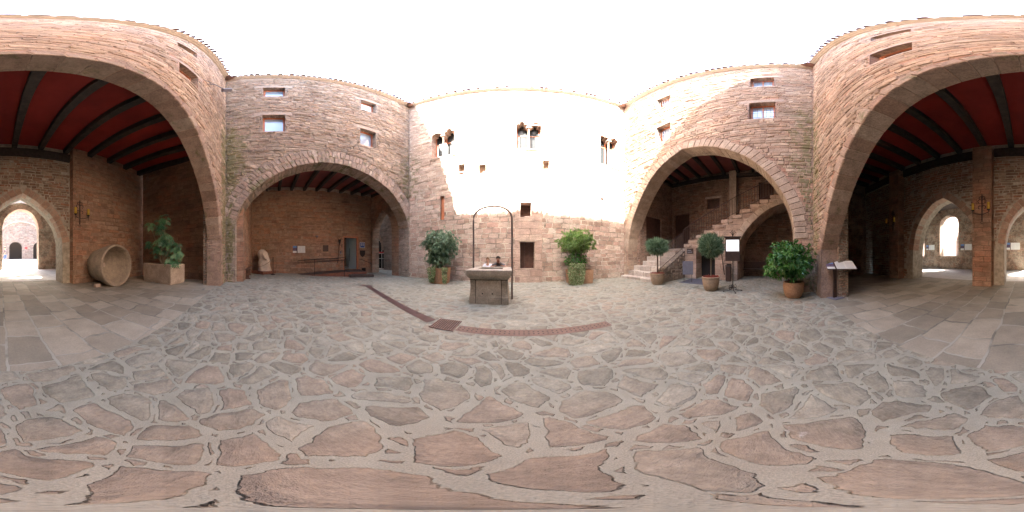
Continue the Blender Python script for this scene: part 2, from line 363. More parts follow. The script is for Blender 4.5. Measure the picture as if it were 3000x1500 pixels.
m_vdark = stonemat("arcade rubble stones", [(.19,.13,.10),(.27,.19,.145),(.31,.16,.11),(.33,.25,.19),(.24,.17,.13),(.37,.30,.23)], .010, wall=True)
m_vochre = stonemat("ochre wall stones", [(.27,.17,.12),(.34,.23,.16),(.37,.20,.13),(.37,.27,.195),(.31,.20,.145)], .008, wall=True)
m_mortar = plain("grey lime mortar", (.34,.30,.235), .95, nz=.3, nscale=6, bmp=.01)
m_vpale = stonemat("rubble stones pale", [(0.437,0.347,0.292),(0.520,0.431,0.367),(0.489,0.378,0.324),(0.572,0.494,0.433)], .006, wall=True)
m_tile = stonemat("roof tiles", [(.22,.13,.11),(.30,.19,.16),(.36,.25,.21)], .004)
m_eave = plain("eave tile strip", (.48,.41,.33), .85, nz=.15)
m_bark = plain("bark", (.10,.06,.045), .85, nz=.3, nscale=20, bmp=.004)
m_barkl = plain("pale stem", (.25,.21,.15), .8, nz=.2, nscale=20)
m_soil = plain("soil", (.05,.035,.025), .95, nz=.3, nscale=30, bmp=.01)
m_skin = plain("skin", (.52,.30,.21), .55)
m_skind = plain("tanned skin", (.36,.18,.12), .55)
m_hair = plain("brown hair", (.16,.085,.04), .6, nz=.3, nscale=40)
m_haird = plain("dark hair", (.03,.02,.016), .6)
m_twhite = plain("white cotton", (.78,.80,.86), .8)
m_tgrey = plain("grey cotton", (.10,.095,.10), .85, nz=.15)
m_tnavy = plain("navy cotton", (.03,.04,.08), .85)
m_jean = plain("blue denim", (.07,.12,.24), .85)

def leafmat(name, c0, c1, c2, rough=.35, trans=.15):
    m, n, b = newmat(name); a = N(n, 'ShaderNodeAttribute', attribute_name='rnd')
    n.links.new(ramp(n, a.outputs['Fac'], [(0, c0), (.5, c1), (1, c2)]), b.inputs['Base Color'])
    b.inputs['Roughness'].default_value = rough; b.inputs['Specular IOR Level'].default_value = .5
    g = n.nodes.new('ShaderNodeBsdfTranslucent'); n.links.new(ramp(n, a.outputs['Fac'], [(0, c1), (1, c2)]), g.inputs[0])
    mx = n.nodes.new('ShaderNodeMixShader'); mx.inputs[0].default_value = trans
    out = n.nodes['Material Output']; n.links.new(b.outputs[0], mx.inputs[1]); n.links.new(g.outputs[0], mx.inputs[2]); n.links.new(mx.outputs[0], out.inputs[0])
    return m
m_lfic = leafmat("glossy ficus leaf", (.06,.13,.07), (.12,.21,.12), (.24,.33,.20), .32)
m_llau = leafmat("fresh laurel leaf", (.07,.16,.03), (.14,.26,.05), (.26,.37,.10), .4)
m_lbig = leafmat("dark laurel leaf", (.02,.08,.02), (.05,.17,.035), (.14,.29,.06), .26)
m_lfat = leafmat("aralia leaf", (.015,.07,.035), (.045,.15,.065), (.12,.27,.12), .3)
m_ltop = leafmat("conifer needle", (.06,.12,.07), (.12,.21,.12), (.24,.33,.20), .55)
m_livy = leafmat("variegated ivy", (.06,.11,.03), (.17,.24,.09), (.40,.44,.24), .5)
m_lred = leafmat("dark red leaf", (.10,.012,.012), (.20,.03,.02), (.30,.05,.03), .4)

# paving -----------------------------------------------------------
def paving():
    m, n, b = newmat("irregular stone paving"); g = n.nodes.new('ShaderNodeNewGeometry'); P = g.outputs['Position']
    wa = noise_(n, P, .75, 2, .5, 1); wb = noise_(n, P, 3.4, 3, .6, 1); wc = noise_(n, P, 16, 3, .6, 1)
    def off(vec, nz_, amt):
        s = n.nodes.new('ShaderNodeVectorMath'); s.operation = 'SUBTRACT'; n.links.new(nz_, s.inputs[0]); s.inputs[1].default_value = (.5, .5, .5)
        t = n.nodes.new('ShaderNodeVectorMath'); t.operation = 'SCALE'; n.links.new(s.outputs[0], t.inputs[0]); t.inputs[3].default_value = amt
        a = n.nodes.new('ShaderNodeVectorMath'); a.operation = 'ADD'; n.links.new(vec, a.inputs[0]); n.links.new(t.outputs[0], a.inputs[1]); return a.outputs[0]
    V = off(off(off(P, wa, .6), wb, .12), wc, .035)
    sp = n.nodes.new('ShaderNodeSeparateXYZ'); n.links.new(V, sp.inputs[0]); V = comb(n, sp.outputs[0], math_(n, 'MULTIPLY', sp.outputs[1], 1.12))
    def vor(feat):
        x = n.nodes.new('ShaderNodeTexVoronoi'); x.voronoi_dimensions = '2D'; x.feature = feat; x.inputs['Scale'].default_value = 3.1; x.inputs['Randomness'].default_value = 1
        n.links.new(V, x.inputs['Vector']); return x
    d = vor('DISTANCE_TO_EDGE').outputs['Distance']; vf = vor('F1'); cc = vf.outputs['Color']
    sc = n.nodes.new('ShaderNodeSeparateColor'); n.links.new(cc, sc.inputs[0])
    thr = math_(n, 'ADD', .022, math_(n, 'MULTIPLY', noise_(n, P, 1.9, 3), .115))
    thr = math_(n, 'ADD', thr, math_(n, 'MULTIPLY', sc.outputs[2], .05))
    sd = math_(n, 'SUBTRACT', d, thr)
    far_ = math_(n, 'MAXIMUM', math_(n, 'SUBTRACT', vf.outputs['Distance'], .38), 0)
    sd = math_(n, 'SUBTRACT', sd, math_(n, 'MULTIPLY', far_, .22))
    x2 = n.nodes.new('ShaderNodeTexVoronoi'); x2.voronoi_dimensions = '2D'; x2.feature = 'DISTANCE_TO_EDGE'; x2.inputs['Scale'].default_value = 8.5; n.links.new(V, x2.inputs['Vector'])
    x3 = n.nodes.new('ShaderNodeTexVoronoi'); x3.voronoi_dimensions = '2D'; x3.inputs['Scale'].default_value = 8.5; n.links.new(V, x3.inputs['Vector'])
    s3 = n.nodes.new('ShaderNodeSeparateColor'); n.links.new(x3.outputs['Color'], s3.inputs[0])
    sd2 = math_(n, 'MINIMUM', math_(n, 'SUBTRACT', math_(n, 'MULTIPLY', x2.outputs['Distance'], .36), .075), math_(n, 'SUBTRACT', math_(n, 'MULTIPLY', sd, -1.0), .062))
    sd2 = math_(n, 'ADD', sd2, math_(n, 'MULTIPLY', math_(n, 'SUBTRACT', s3.outputs[0], .75), .06))
    sd = math_(n, 'MAXIMUM', sd, math_(n, 'MINIMUM', sd2, .03))
    stone = mapr(n, sd, 0, .022)
    fine = noise_(n, P, 45, 6, .7); med = noise_(n, P, 7, 6, .65); grit = noise_(n, P, 160, 2, .6)
    big = noise_(n, P, .35, 3, .6)
    sp2 = n.nodes.new('ShaderNodeSeparateXYZ'); n.links.new(P, sp2.inputs[0])
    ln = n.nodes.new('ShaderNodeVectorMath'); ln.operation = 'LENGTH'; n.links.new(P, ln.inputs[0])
    warm = mapr(n, math_(n, 'ADD', ln.outputs['Value'], math_(n, 'MULTIPLY', big, 1.2)), .9, 1.9, 1, 0)  # warm light around the camera, painted into stone and mortar colour
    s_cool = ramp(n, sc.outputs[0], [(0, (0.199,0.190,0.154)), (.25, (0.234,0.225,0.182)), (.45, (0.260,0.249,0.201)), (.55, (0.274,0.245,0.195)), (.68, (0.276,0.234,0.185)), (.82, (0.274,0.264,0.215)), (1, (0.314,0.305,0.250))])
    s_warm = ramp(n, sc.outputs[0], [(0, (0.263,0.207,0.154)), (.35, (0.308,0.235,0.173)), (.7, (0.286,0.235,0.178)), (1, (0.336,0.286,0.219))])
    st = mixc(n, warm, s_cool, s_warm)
    st = mixc(n, .9, st, ramp(n, med, [(.28, (.62,.61,.61)), (.7, (1.28,1.26,1.24))]), 'MULTIPLY')
    st = mixc(n, .8, st, ramp(n, fine, [(.3, (.75,.75,.75)), (.7, (1.18,1.18,1.18))]), 'MULTIPLY')
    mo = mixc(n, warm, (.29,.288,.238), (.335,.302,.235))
    mo = mixc(n, .6, mo, ramp(n, grit, [(.3, (.6,.6,.6)), (.7, (1.25,1.25,1.25))]), 'MULTIPLY')
    mo = mixc(n, .6, mo, ramp(n, med, [(.3, (.82,.82,.82)), (.7, (1.12,1.12,1.12))]), 'MULTIPLY')
    col = mixc(n, stone, mo, st)
    edge = math_(n, 'MULTIPLY', mapr(n, math_(n, 'ABSOLUTE', math_(n, 'SUBTRACT', sd, .004)), 0, .016, 1, 0), mapr(n, noise_(n, P, 5, 3), .5, .62))
    col = mixc(n, math_(n, 'MULTIPLY', edge, .12), col, (.12,.105,.085))
    col = mixc(n, .8, col, ramp(n, noise_(n, P, 1.3, 7, .7), [(.3, (.80,.80,.80)), (.5, (1,1,1)), (.7, (1.16,1.15,1.13))]), 'MULTIPLY')
    wh = mapr(n, noise_(n, P, 2.1, 6, .72), .66, .74)
    col = mixc(n, math_(n, 'MULTIPLY', wh, .5), col, (.62,.58,.54))
    n.links.new(col, b.inputs['Base Color']); b.inputs['Roughness'].default_value = .8; b.inputs['Specular IOR Level'].default_value = .3
    h = math_(n, 'ADD', math_(n, 'MULTIPLY', stone, .4), math_(n, 'MULTIPLY', mapr(n, sd, 0, .18), .5))
    cr = noise_(n, comb(n, math_(n, 'MULTIPLY', sp2.outputs[0], 5), math_(n, 'MULTIPLY', sp2.outputs[1], 14)), 1, 6, .7)
    h = math_(n, 'ADD', h, math_(n, 'MULTIPLY', math_(n, 'MULTIPLY', cr, stone), .8))
    nr = bump(n, h, None, .02); bump(n, math_(n, 'ADD', fine, grit), b, .004, .8, nr)
    return m
def slabs(name, rw, rl, c0, c1, joint, rot=True, ms=.02, rel=.008):
    m, n, b = newmat(name); g = n.nodes.new('ShaderNodeNewGeometry'); P = g.outputs['Position']
    sp = n.nodes.new('ShaderNodeSeparateXYZ'); n.links.new(P, sp.inputs[0])
    w1 = noise_(n, P, 1.3, 2, .5, 1); s1 = n.nodes.new('ShaderNodeSeparateColor'); n.links.new(w1, s1.inputs[0])
    w2 = noise_(n, P, 9, 3, .5, 1); s2 = n.nodes.new('ShaderNodeSeparateColor'); n.links.new(w2, s2.inputs[0])
    X = math_(n, 'ADD', math_(n, 'ADD', sp.outputs[0], math_(n, 'MULTIPLY', s1.outputs[0], .14)), math_(n, 'MULTIPLY', s2.outputs[0], .03))
    Y = math_(n, 'ADD', math_(n, 'ADD', sp.outputs[1], math_(n, 'MULTIPLY', s1.outputs[1], .5)), math_(n, 'MULTIPLY', s2.outputs[1], .03))
    row = math_(n, 'FLOOR', math_(n, 'DIVIDE', X, rw))
    wn = n.nodes.new('ShaderNodeTexWhiteNoise'); wn.noise_dimensions = '1D'; n.links.new(row, wn.inputs['W'])
    wig = noise_(n, comb(n, Y, math_(n, 'MULTIPLY', row, 3.3)), 1.1, 1)
    Y = math_(n, 'ADD', math_(n, 'ADD', Y, math_(n, 'MULTIPLY', wn.outputs[0], 2.0)), math_(n, 'MULTIPLY', wig, rl * .9))
    br = n.nodes.new('ShaderNodeTexBrick'); n.links.new(comb(n, Y, X), br.inputs['Vector'])
    br.inputs['Color1'].default_value = (0,0,0,1); br.inputs['Color2'].default_value = (1,1,1,1); br.inputs['Mortar'].default_value = (.5,.5,.5,1)
    br.inputs['Scale'].default_value = 1; br.inputs['Mortar Size'].default_value = ms; br.inputs['Mortar Smooth'].default_value = .3
    br.inputs['Brick Width'].default_value = rl; br.inputs['Row Height'].default_value = rw
    fine = noise_(n, P, 40, 6, .7); med = noise_(n, P, 2.5, 6, .65)
    st = ramp(n, br.outputs[0], [(0, c0), (.6, c1), (1, tuple(c * 1.25 for c in c1))])
    st = mixc(n, .7, st, ramp(n, med, [(.3, (.72,.72,.72)), (.7, (1.2,1.18,1.16))]), 'MULTIPLY')
    st = mixc(n, .6, st, ramp(n, fine, [(.3, (.75,.75,.75)), (.7, (1.15,1.15,1.15))]), 'MULTIPLY')
    f = mapr(n, br.outputs[1], .15, .8)
    jc = mixc(n, mapr(n, noise_(n, P, .9, 4, .6), .45, .6), joint, tuple(c * .45 for c in joint))
    n.links.new(mixc(n, f, st, jc), b.inputs['Base Color'])
    b.inputs['Roughness'].default_value = .72; b.inputs['Specular IOR Level'].default_value = .35
    h = math_(n, 'ADD', math_(n, 'SUBTRACT', 1, f), math_(n, 'MULTIPLY', med, .5))
    nr = bump(n, h, None, rel); bump(n, fine, b, .003, .8, nr); return m
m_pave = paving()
m_flag = slabs("arcade flagstones", .52, .72, (.215,.195,.153), (.285,.258,.205), (.32,.312,.262))
m_gal = slabs("smooth gallery slabs", 1.6, 2.4, (.44,.42,.40), (.50,.48,.455), (.36,.34,.32), ms=.012, rel=.002)
m_rust = None
def rustmat():
    m, n, b = newmat("perforated rusty steel"); uvn = n.nodes.new('ShaderNodeUVMap'); sep = n.nodes.new('ShaderNodeSeparateXYZ'); n.links.new(uvn.outputs[0], sep.inputs[0])
    g = n.nodes.new('ShaderNodeNewGeometry')
    sx = .075
    px = math_(n, 'SUBTRACT', math_(n, 'FRACT', math_(n, 'DIVIDE', sep.outputs[0], sx)), .5)
    py = math_(n, 'SUBTRACT', math_(n, 'FRACT', math_(n, 'DIVIDE', sep.outputs[1], sx)), .5)
    r = math_(n, 'SQRT', math_(n, 'ADD', math_(n, 'MULTIPLY', px, px), math_(n, 'MULTIPLY', py, py)))
    hole = mapr(n, r, .16, .22, 1, 0, False)
    inn = mapr(n, math_(n, 'ABSOLUTE', sep.outputs[1]), .09, .091, 1, 0, False)
    hole = math_(n, 'MULTIPLY', hole, inn)
    c = ramp(n, noise_(n, g.outputs['Position'], 6, 6, .7), [(.3, (.11,.07,.058)), (.7, (.17,.108,.092))])
    n.links.new(mixc(n, hole, c, (.01,.008,.007)), b.inputs['Base Color']); b.inputs['Roughness'].default_value = .6
    b.inputs['Metallic'].default_value = .25; bump(n, math_(n, 'SUBTRACT', 1, hole), b, .006)
    return m
m_rust = rustmat()
m_rustbar = plain("rusty bar", (.20,.13,.11), .6, .2, nz=.2)
m_steel = plain("brown steel plate", (.12,.075,.07), .45, .4, nz=.3, nscale=5)
def plastermat():
    m, n, b = newmat("dark red ceiling plaster"); g = n.nodes.new('ShaderNodeNewGeometry'); P = g.outputs['Position']
    n.links.new(ramp(n, noise_(n, P, .9, 6, .65), [(.3, (.20,.017,.013)), (.7, (.34,.03,.023))]), b.inputs['Base Color'])
    b.inputs['Roughness'].default_value = .85; bump(n, noise_(n, P, 4, 5), b, .01); return m
m_red = plastermat()
m_redp = plain("faded red plaster", (.24,.07,.062), .85, nz=.2, nscale=2)

# ------------------------------------------------------------------ wall frames
PA, PB, PC, PD = Vector((-5.9, 8.1, 0)), Vector((6.45, 7.85, 0)), Vector((-7.1, -1.35, 0)), Vector((5.6, -1.6, 0))
class Wall:
    def __init__(s, p0, p1):
        s.p0 = Vector((p0[0], p0[1], 0)); p1 = Vector((p1[0], p1[1], 0)); s.L = (p1 - s.p0).length
        s.e = (p1 - s.p0).normalized(); s.n = Vector((-s.e.y, s.e.x, 0))     # n points away from the courtyard
    def P(s, u, z, d=0): q = s.p0 + s.e * u + s.n * d; return Vector((q.x, q.y, z))
WL, WF, WR, WB = Wall(PC, PA), Wall(PA, PB), Wall(PB, PD), Wall(PD, PC)
def slab(mb, W, outline, holes=(), d0=0, d1=.5, mi=0, edges_mi=None, rnd=.5, back=True):
    loops = [[Vector((a, b, 0)) for a, b in outline]] + [[Vector((a, b, 0)) for a, b in h] for h in holes]
    tris = tessellate_polygon(loops); flat = [p for l in loops for p in l]
    for t in tris:
        a, b, c = [flat[i] for i in t]
        cr = (b - a).cross(c - a).z
        if abs(cr) < 1e-9: continue
        tri = [a, b, c] if cr > 0 else [a, c, b]
        mb.face([W.P(p.x, p.y, d0) for p in tri], [(p.x, p.y) for p in tri], rnd, mi)
        if back: mb.face([W.P(p.x, p.y, d1) for p in tri[::-1]], [(-p.x, p.y) for p in tri[::-1]], rnd, mi)
    for l in loops:
        s = 0
        for i in range(len(l)):
            a, b = l[i], l[(i + 1) % len(l)]; ln = (b - a).length
            if abs((b - a).x) < 1e-6 or abs((b-a).y) > abs((b-a).x) * 3: uv = [(d0 + 30, a.y), (d0 + 30, b.y), (d1 + 30, b.y), (d1 + 30, a.y)]
            else: uv = [(d0 + 30, s), (d0 + 30, s + ln), (d1 + 30, s + ln), (d1 + 30, s)]
            mb.face([W.P(a.x, a.y, d0), W.P(b.x, b.y, d0), W.P(b.x, b.y, d1), W.P(a.x, a.y, d1)], uv, rnd, edges_mi if edges_mi is not None else mi)
            s += ln
def rect(u0, u1, z0, z1): return [(u0, z0), (u1, z0), (u1, z1), (u0, z1)]
def ring(mb, W, pts, h, d0, d1, sw, inner=.015, hv=.06, proud=.015, gap=.008, rnd_hi=1.0):
    P = [Vector((a, b)) for a, b in pts]; S = [0]
    for i in range(1, len(P)): S.append(S[-1] + (P[i] - P[i-1]).length)
    def at(s):
        s = max(0, min(S[-1], s))
        for i in range(1, len(S)):
            if s <= S[i] or i == len(S) - 1:
                t = (s - S[i-1]) / max(1e-6, S[i] - S[i-1]); p = P[i-1].lerp(P[i], t)
                q0, q1 = at0(s - .12), at0(s + .12); d = (q1 - q0).normalized(); return p, Vector((-d.y, d.x))
    def at0(s):
        s = max(0, min(S[-1], s))
        for i in range(1, len(S)):
            if s <= S[i] or i == len(S) - 1: return P[i-1].lerp(P[i], (s - S[i-1]) / max(1e-6, S[i] - S[i-1]))
    s = 0
    while s < S[-1] - .05:
        w_ = sw * random.uniform(.72, 1.3); e = min(S[-1], s + w_)
        if S[-1] - e < sw * .45: e = S[-1]
        (a, na), (b, nb) = at(s + gap), at(e - gap)
        sg = 1 if na.y > 0 or abs(na.y) < .3 else -1
        hh = h + random.uniform(-hv, hv); iv = inner + random.uniform(-.008, .008); pr = random.uniform(-.3, 1) * proud; r = random.uniform(0, rnd_hi)
        ai, bi = a - na * iv, b - nb * iv; ao, bo = a + na * hh, b + nb * hh; c = (ai + bi + ao + bo) / 4
        fr = [c + (p - c) * .90 for p in (ai, bi, bo, ao)]
        ou = [ai, bi, bo, ao]
        F = [W.P(p.x, p.y, d0 - pr - .02) for p in fr]; O = [W.P(p.x, p.y, d0 - pr + .012) for p in ou]; K = [W.P(p.x, p.y, d1) for p in ou]
        mb.face(F, rnd=r)
        for i in range(4):
            j = (i + 1) % 4
            mb.face([O[i], O[j], F[j], F[i]], rnd=r); mb.face([K[i], K[j], O[j], O[i]], rnd=r)
        mb.face(K[::-1], rnd=r)
        s = e
def inpoly(P, u, z):
    c = False; j = len(P) - 1
    for i in range(len(P)):
        a, b = P[i], P[j]
        if (a[1] > z) != (b[1] > z) and u < (b[0]-a[0])*(z-a[1])/(b[1]-a[1]) + a[0]: c = not c
        j = i
    return c
def offset(P, d):
    o = []
    for i, p in enumerate(P):
        a = Vector(P[max(i-1,0)]); b = Vector(P[min(i+1,len(P)-1)]); t = (b-a).normalized(); o.append((p[0]-t.y*d, p[1]+t.x*d))
    return o
def veneer(mb, W, out, holes, hz, wz, prot, sag=.10, seed=1, skip=.04, jit=.012, z0=0.0):
    '''courses of individual stones standing a few centimetres proud of the wall face; hz, wz give course height and stone length at a height'''
    rg = random.Random(seed); zt = max(p[1] for p in out); z = z0
    boxes = [(min(p[0] for p in h), max(p[0] for p in h), min(p[1] for p in h), max(p[1] for p in h), h) for h in holes]
    def free(u, q):
        if not inpoly(out, u, q): return False
        for (a, b, c, d, h) in boxes:
            if a - .02 < u < b + .02 and c - .02 < q < d + .02 and (inpoly(h, u, q) or len(h) == 4): return False
        return True
    while z < zt:
        h = hz(z) * rg.uniform(.65, 1.35); u = -rg.random() * .4
        wav = lambda x: sag * noise.noise(Vector((x * .35 + seed, z * .45, seed))) + .03 * noise.noise(Vector((x * 1.7, z * 2.0, seed)))
        while u < W.L:
            wd = wz(z) * rg.choice((.45, .7, .9, 1.1, 1.4, 1.9)) * rg.uniform(.8, 1.2)
            pieces = [(u, wd)]
            while pieces:
                a, w_ = pieces.pop(0); g = rg.uniform(.004, .012); hh = h * rg.uniform(.8, 1.0)
                cs = [(a+g, z+wav(a)+g*.6), (a+w_-g, z+wav(a+w_)+g*.6), (a+w_-g, z+hh+wav(a+w_)-g*.3), (a+g, z+hh+wav(a)-g*.3)]
                if not all(free(*c) for c in cs):
                    if w_ > .16: pieces = [(a, w_/2), (a+w_/2, w_/2)] + pieces
                    continue
                if rg.random() < skip: continue
                pr = prot * rg.uniform(.15, 1) ** 1.3 * 1.6; r = rg.random(); tl = rg.uniform(-.4, .4) * prot
                cs = [(c[0] + rg.uniform(-jit, jit), c[1] + rg.uniform(-jit, jit) * .7) for c in cs]
                cx_, cz_ = sum(c[0] for c in cs)/4, sum(c[1] for c in cs)/4; ins = min(.35, .014 / max(.02, h*.5)); insu = min(.3, .016 / max(.03, w_*.5))
                B = [W.P(c[0], c[1], .006) for c in cs]
                F = [W.P(c[0] + (cx_-c[0])*insu*rg.uniform(.4,1.6), c[1] + (cz_-c[1])*ins*rg.uniform(.4,1.6), -max(.004, pr + (tl if i in (0, 3) else -tl) + (-.3*pr if i < 2 else .1*pr))) for i, c in enumerate(cs)]
                cc = (F[0]+F[1]+F[2]+F[3])/4 - W.n*rg.uniform(0,.35)*pr
                for i in range(4):
                    j = (i+1) % 4; mb.face([B[i], B[j], F[j], F[i]], rnd=r); mb.face([F[i], F[j], cc], rnd=r)
            u += wd
        z += h
def window(wing, W, u0, u1, z0, z1, dep=.30, pane=m_glass, bars=False, mull=False, blind=False, guard=False):
    f = MB(); t = .055
    for (a, b, c, d) in ((u0, u0 + t, z0, z1), (u1 - t, u1, z0, z1), (u0 + t, u1 - t, z1 - t * 1.1, z1), (u0 + t, u1 - t, z0, z0 + t)):
        slab(f, W, rect(a, b, c, d), d0=dep, d1=dep + .09)
    t2 = .03
    for (a, b, c, d) in ((u0 + t, u0 + t + t2, z0 + t, z1 - t*1.1), (u1 - t - t2, u1 - t, z0 + t, z1 - t*1.1), (u0 + t + t2, u1 - t - t2, z1 - t*1.1 - t2, z1 - t*1.1), (u0 + t + t2, u1 - t - t2, z0 + t, z0 + t + t2)):
        slab(f, W, rect(a, b, c, d), d0=dep + .025, d1=dep + .075)
    if mull:
        c = (u0 + u1) / 2; slab(f, W, rect(c - .025, c + .025, z0 + t + t2, z1 - t*1.1 - t2), d0=dep + .025, d1=dep + .075)
    o = f.build('window', m_wood, wing)
    g = MB(); slab(g, W, rect(u0 + t, u1 - t, z0 + t, z1 - t), d0=dep + .05, d1=dep + .062); g.build('pane', pane, o)
    s = MB(); slab(s, W, rect(u0 - .35, u1 + .3, z1 + .004, z1 + .24), d0=-.005, d1=.2)
    s.build('stone_lintel', m_sand, o)
    s = MB(); slab(s, W, rect(u0 - .12, u1 + .12, z0 - .12, z0 - .003), d0=-.012, d1=dep + .02)
    s.build('sill', m_sand, o)
    if blind:
        q = MB(); slab(q, W, rect(u0, u1, z0, z1), d0=dep + .12, d1=dep + .13); q.build('blind', m_blind, o)
    if guard:
        q = MB(); h = (z1 - z0) * .5; n_ = 6
        for zz in (z0 + .02, z0 + h, z0 + h * .52):
            q.tube([W.P(u0 - .03, zz, -.06), W.P(u1 + .03, zz, -.06)], .008, 6)
        for i in range(n_ + 1):
            uu = u0 + (u1 - u0) * i / n_; q.tube([W.P(uu, z0 + .02, -.06), W.P(uu, z0 + h, -.06)], .007, 6)
        for uu in (u0 - .03, u1 + .03):
            for zz in (z0 + .02, z0 + h): q.tube([W.P(uu, zz, -.06), W.P(uu, zz, .03)], .008, 6)
        q.build('iron_guard', m_ironb, o)
    return o
def roof(wing, W, z0, z1, depth=6.5, ov=.25, ext=.25):
    """mono pitch roof rising away from the courtyard, with a row of barrel tiles along the eave"""
    L = W.L; sl_ = .30; mb = MB()
    za = lambda u: z0 + (z1 - z0) * u / L
    zb = lambda u, d: za(u) + (d + ov) * sl_ + .14
    for (da, db) in ((-ov + .02, depth),):
        a, b = -depth * .0, L
        mb.face([W.P(a, zb(a, da), da), W.P(b, zb(b, da), da), W.P(b + depth, zb(b, db), db), W.P(a - depth, zb(a, db), db)])
        mb.face([W.P(a, zb(a, da) - .08, da), W.P(a - depth, zb(a, db) - .08, db), W.P(b + depth, zb(b, db) - .08, db), W.P(b, zb(b, da) - .08, da)])
    o = mb.build('roof', m_tile, wing)
    t = MB(); step = .235; n_ = int((L - 2 * ov + .1) / step)
    for i in range(n_ + 1):
        u = ov + .02 + i * step; r = .088; rv = random.random(); dz = random.uniform(-.03, .035); dd = random.uniform(-.06, .05)
        rows = []
        for dist in (-ov - .06 + dd, .9):
            ce = W.P(u, zb(u, dist) - .01 + dz, dist)
            rows.append([ce + W.e * (math.cos(a) * r * (1.1 if dist < 0 else .9)) + Vector((0, 0, math.sin(a) * r)) for a in [math.pi * k / 6 for k in range(7)]])
        t.grid(rows, rnd=rv)
        inner = [[p + Vector((0, 0, -.018)) for p in r_] for r_ in rows]; t.grid([q[::-1] for q in inner], rnd=rv * .5)
        t.face(rows[0] + inner[0][::-1], rnd=rv)
    t.build('eave_tiles', m_tile, o)
    c = MB()
    for k, (dd, zz) in enumerate(((-.09, -.10), (-.17, -.03), (-.24, .04))):
        c.face([W.P(-dd, za(0) + zz, dd), W.P(L + dd, za(L) + zz, dd), W.P(L + dd, za(L) + zz + .068, dd), W.P(-dd, za(0) + zz + .068, dd)])
        c.face([W.P(-dd, za(0) + zz, dd), W.P(0, za(0) + zz, .02), W.P(L, za(L) + zz, .02), W.P(L + dd, za(L) + zz, dd)])
    c.build('eave_cornice', m_eave, o)
    return o
def beams(wing, pts, w_=.2, h=.28):
    for a, b in pts:
        m = MB(); m.bar(a, b, w_, h, jit=.008); m.build('ceiling_beam', m_wdark, wing, bevel=.02)
def ceiling(wing, quad, z, mat, bs=None, along=None):
    """plaster ceiling; shallow vaults between the beams given by positions bs along direction"""
    mb = MB(); (a, b, c, d) = quad
    mb.face([(p[0], p[1], z) for p in (a, d, c, b)]); mb.face([(p[0], p[1], z + .2) for p in quad]); mb.build('ceiling', mat, wing)

# ------------------------------------------------------------------ ground
def sheet(name, x0, x1, y0, y1, mat, dx=.5, lift=0, clip=None):
    mb = MB(); nx = max(1, int((x1 - x0) / dx)); ny = max(1, int((y1 - y0) / dx))
    rows = [[(x0 + (x1-x0)*i/nx, y0 + (y1-y0)*j/ny, gz(x0 + (x1-x0)*i/nx, y0 + (y1-y0)*j/ny) + lift) for i in range(nx + 1)] for j in range(ny + 1)]
    mb.grid(rows); o = mb.build(name, mat); tag(o, kind='structure'); return o
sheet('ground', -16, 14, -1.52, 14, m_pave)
sheet('arcade_floor', -16, 14, -8.3, -1.52, m_flag)
sheet('gallery_floor', -40, 40, -60, -8.3, m_gal, dx=.8)
sheet('outer_ground', -40, -16, -8.3, 40, m_gal, dx=2)
sheet('outer_yard', -16, 14, 14, 40, m_gal, dx=2)

# ------------------------------------------------------------------ LEFT WING (round arch, hotel entrance loggia)
lw = tag(empty('palace_wing', (WL.P(WL.L/2, 0).x, WL.P(WL.L/2, 0).y, 0)), "shaded grey stone wing with a wide double ringed round arch and a mossy corner", "building")
A_L = catmull([(.45,2.9),(.78,3.62),(1.36,4.34),(2.1,4.98),(3.0,5.52),(4.1,5.90),(5.1,5.99),(6.0,5.88),(7.0,5.56),(7.95,5.08),(8.75,4.35),(9.25,3.65),(9.42,3.05)], 5)
HL, HLc = 14.25, 14.75
LWIN = [(1.63,2.6,7.9,9.4),(1.66,2.6,11.55,12.85),(6.12,7.02,7.8,9.22),(6.16,7.05,11.3,12.6)]
m = MB()
slab(m, WL, [(-.0,-.3),(.45,-.3)] + A_L + [(9.42,-.3),(WL.L,-.3),(WL.L,HL),(0,HLc)], [rect(*q) for q in LWIN], 0, .85)
m.build('wall', m_left, lw)
m = MB(); AO = [p for p in offset(A_L, .74) if .0 < p[0] < WL.L]
veneer(m, WL, [(.01,0),(.40,0),(.40,2.7),(.02,3.2)] + [p for p in AO if p[1] > 3.3] + [(WL.L-.01,3.9),(WL.L-.01,HL-.15),(.01,HLc-.15)], [rect(*q) for q in LWIN] + [rect(q[0]-.33,q[1]+.28,q[3],q[3]+.25) for q in LWIN],
       lambda z: .13 if z < 8 else .10, lambda z: .34 if z < 8 else .30, .040, seed=11); m.build('stone_facing', m_vgrey, lw)
m = MB(); ring(m, WL, A_L, .36, 0, .86, .21, proud=.03); m.build('arch_ring', m_vous, lw, bevel=.012)
m = MB(); off = []
for i, p in enumerate(A_L):
    a = Vector(A_L[max(i-1,0)]); b = Vector(A_L[min(i+1,len(A_L)-1)]); d = (b-a).normalized(); off.append((p[0]-d.y*.38, p[1]+d.x*.38))
ring(m, WL, off, .34, 0, .2, .19, inner=0, proud=.02, hv=.05); m.build('arch_ring', m_vous, lw, bevel=.012)
for i, q in enumerate(LWIN): window(lw, WL, *q, pane=m_glass if i < 2 else m_blind if i == 3 else m_glass)
roof(lw, WL, HLc, HL)
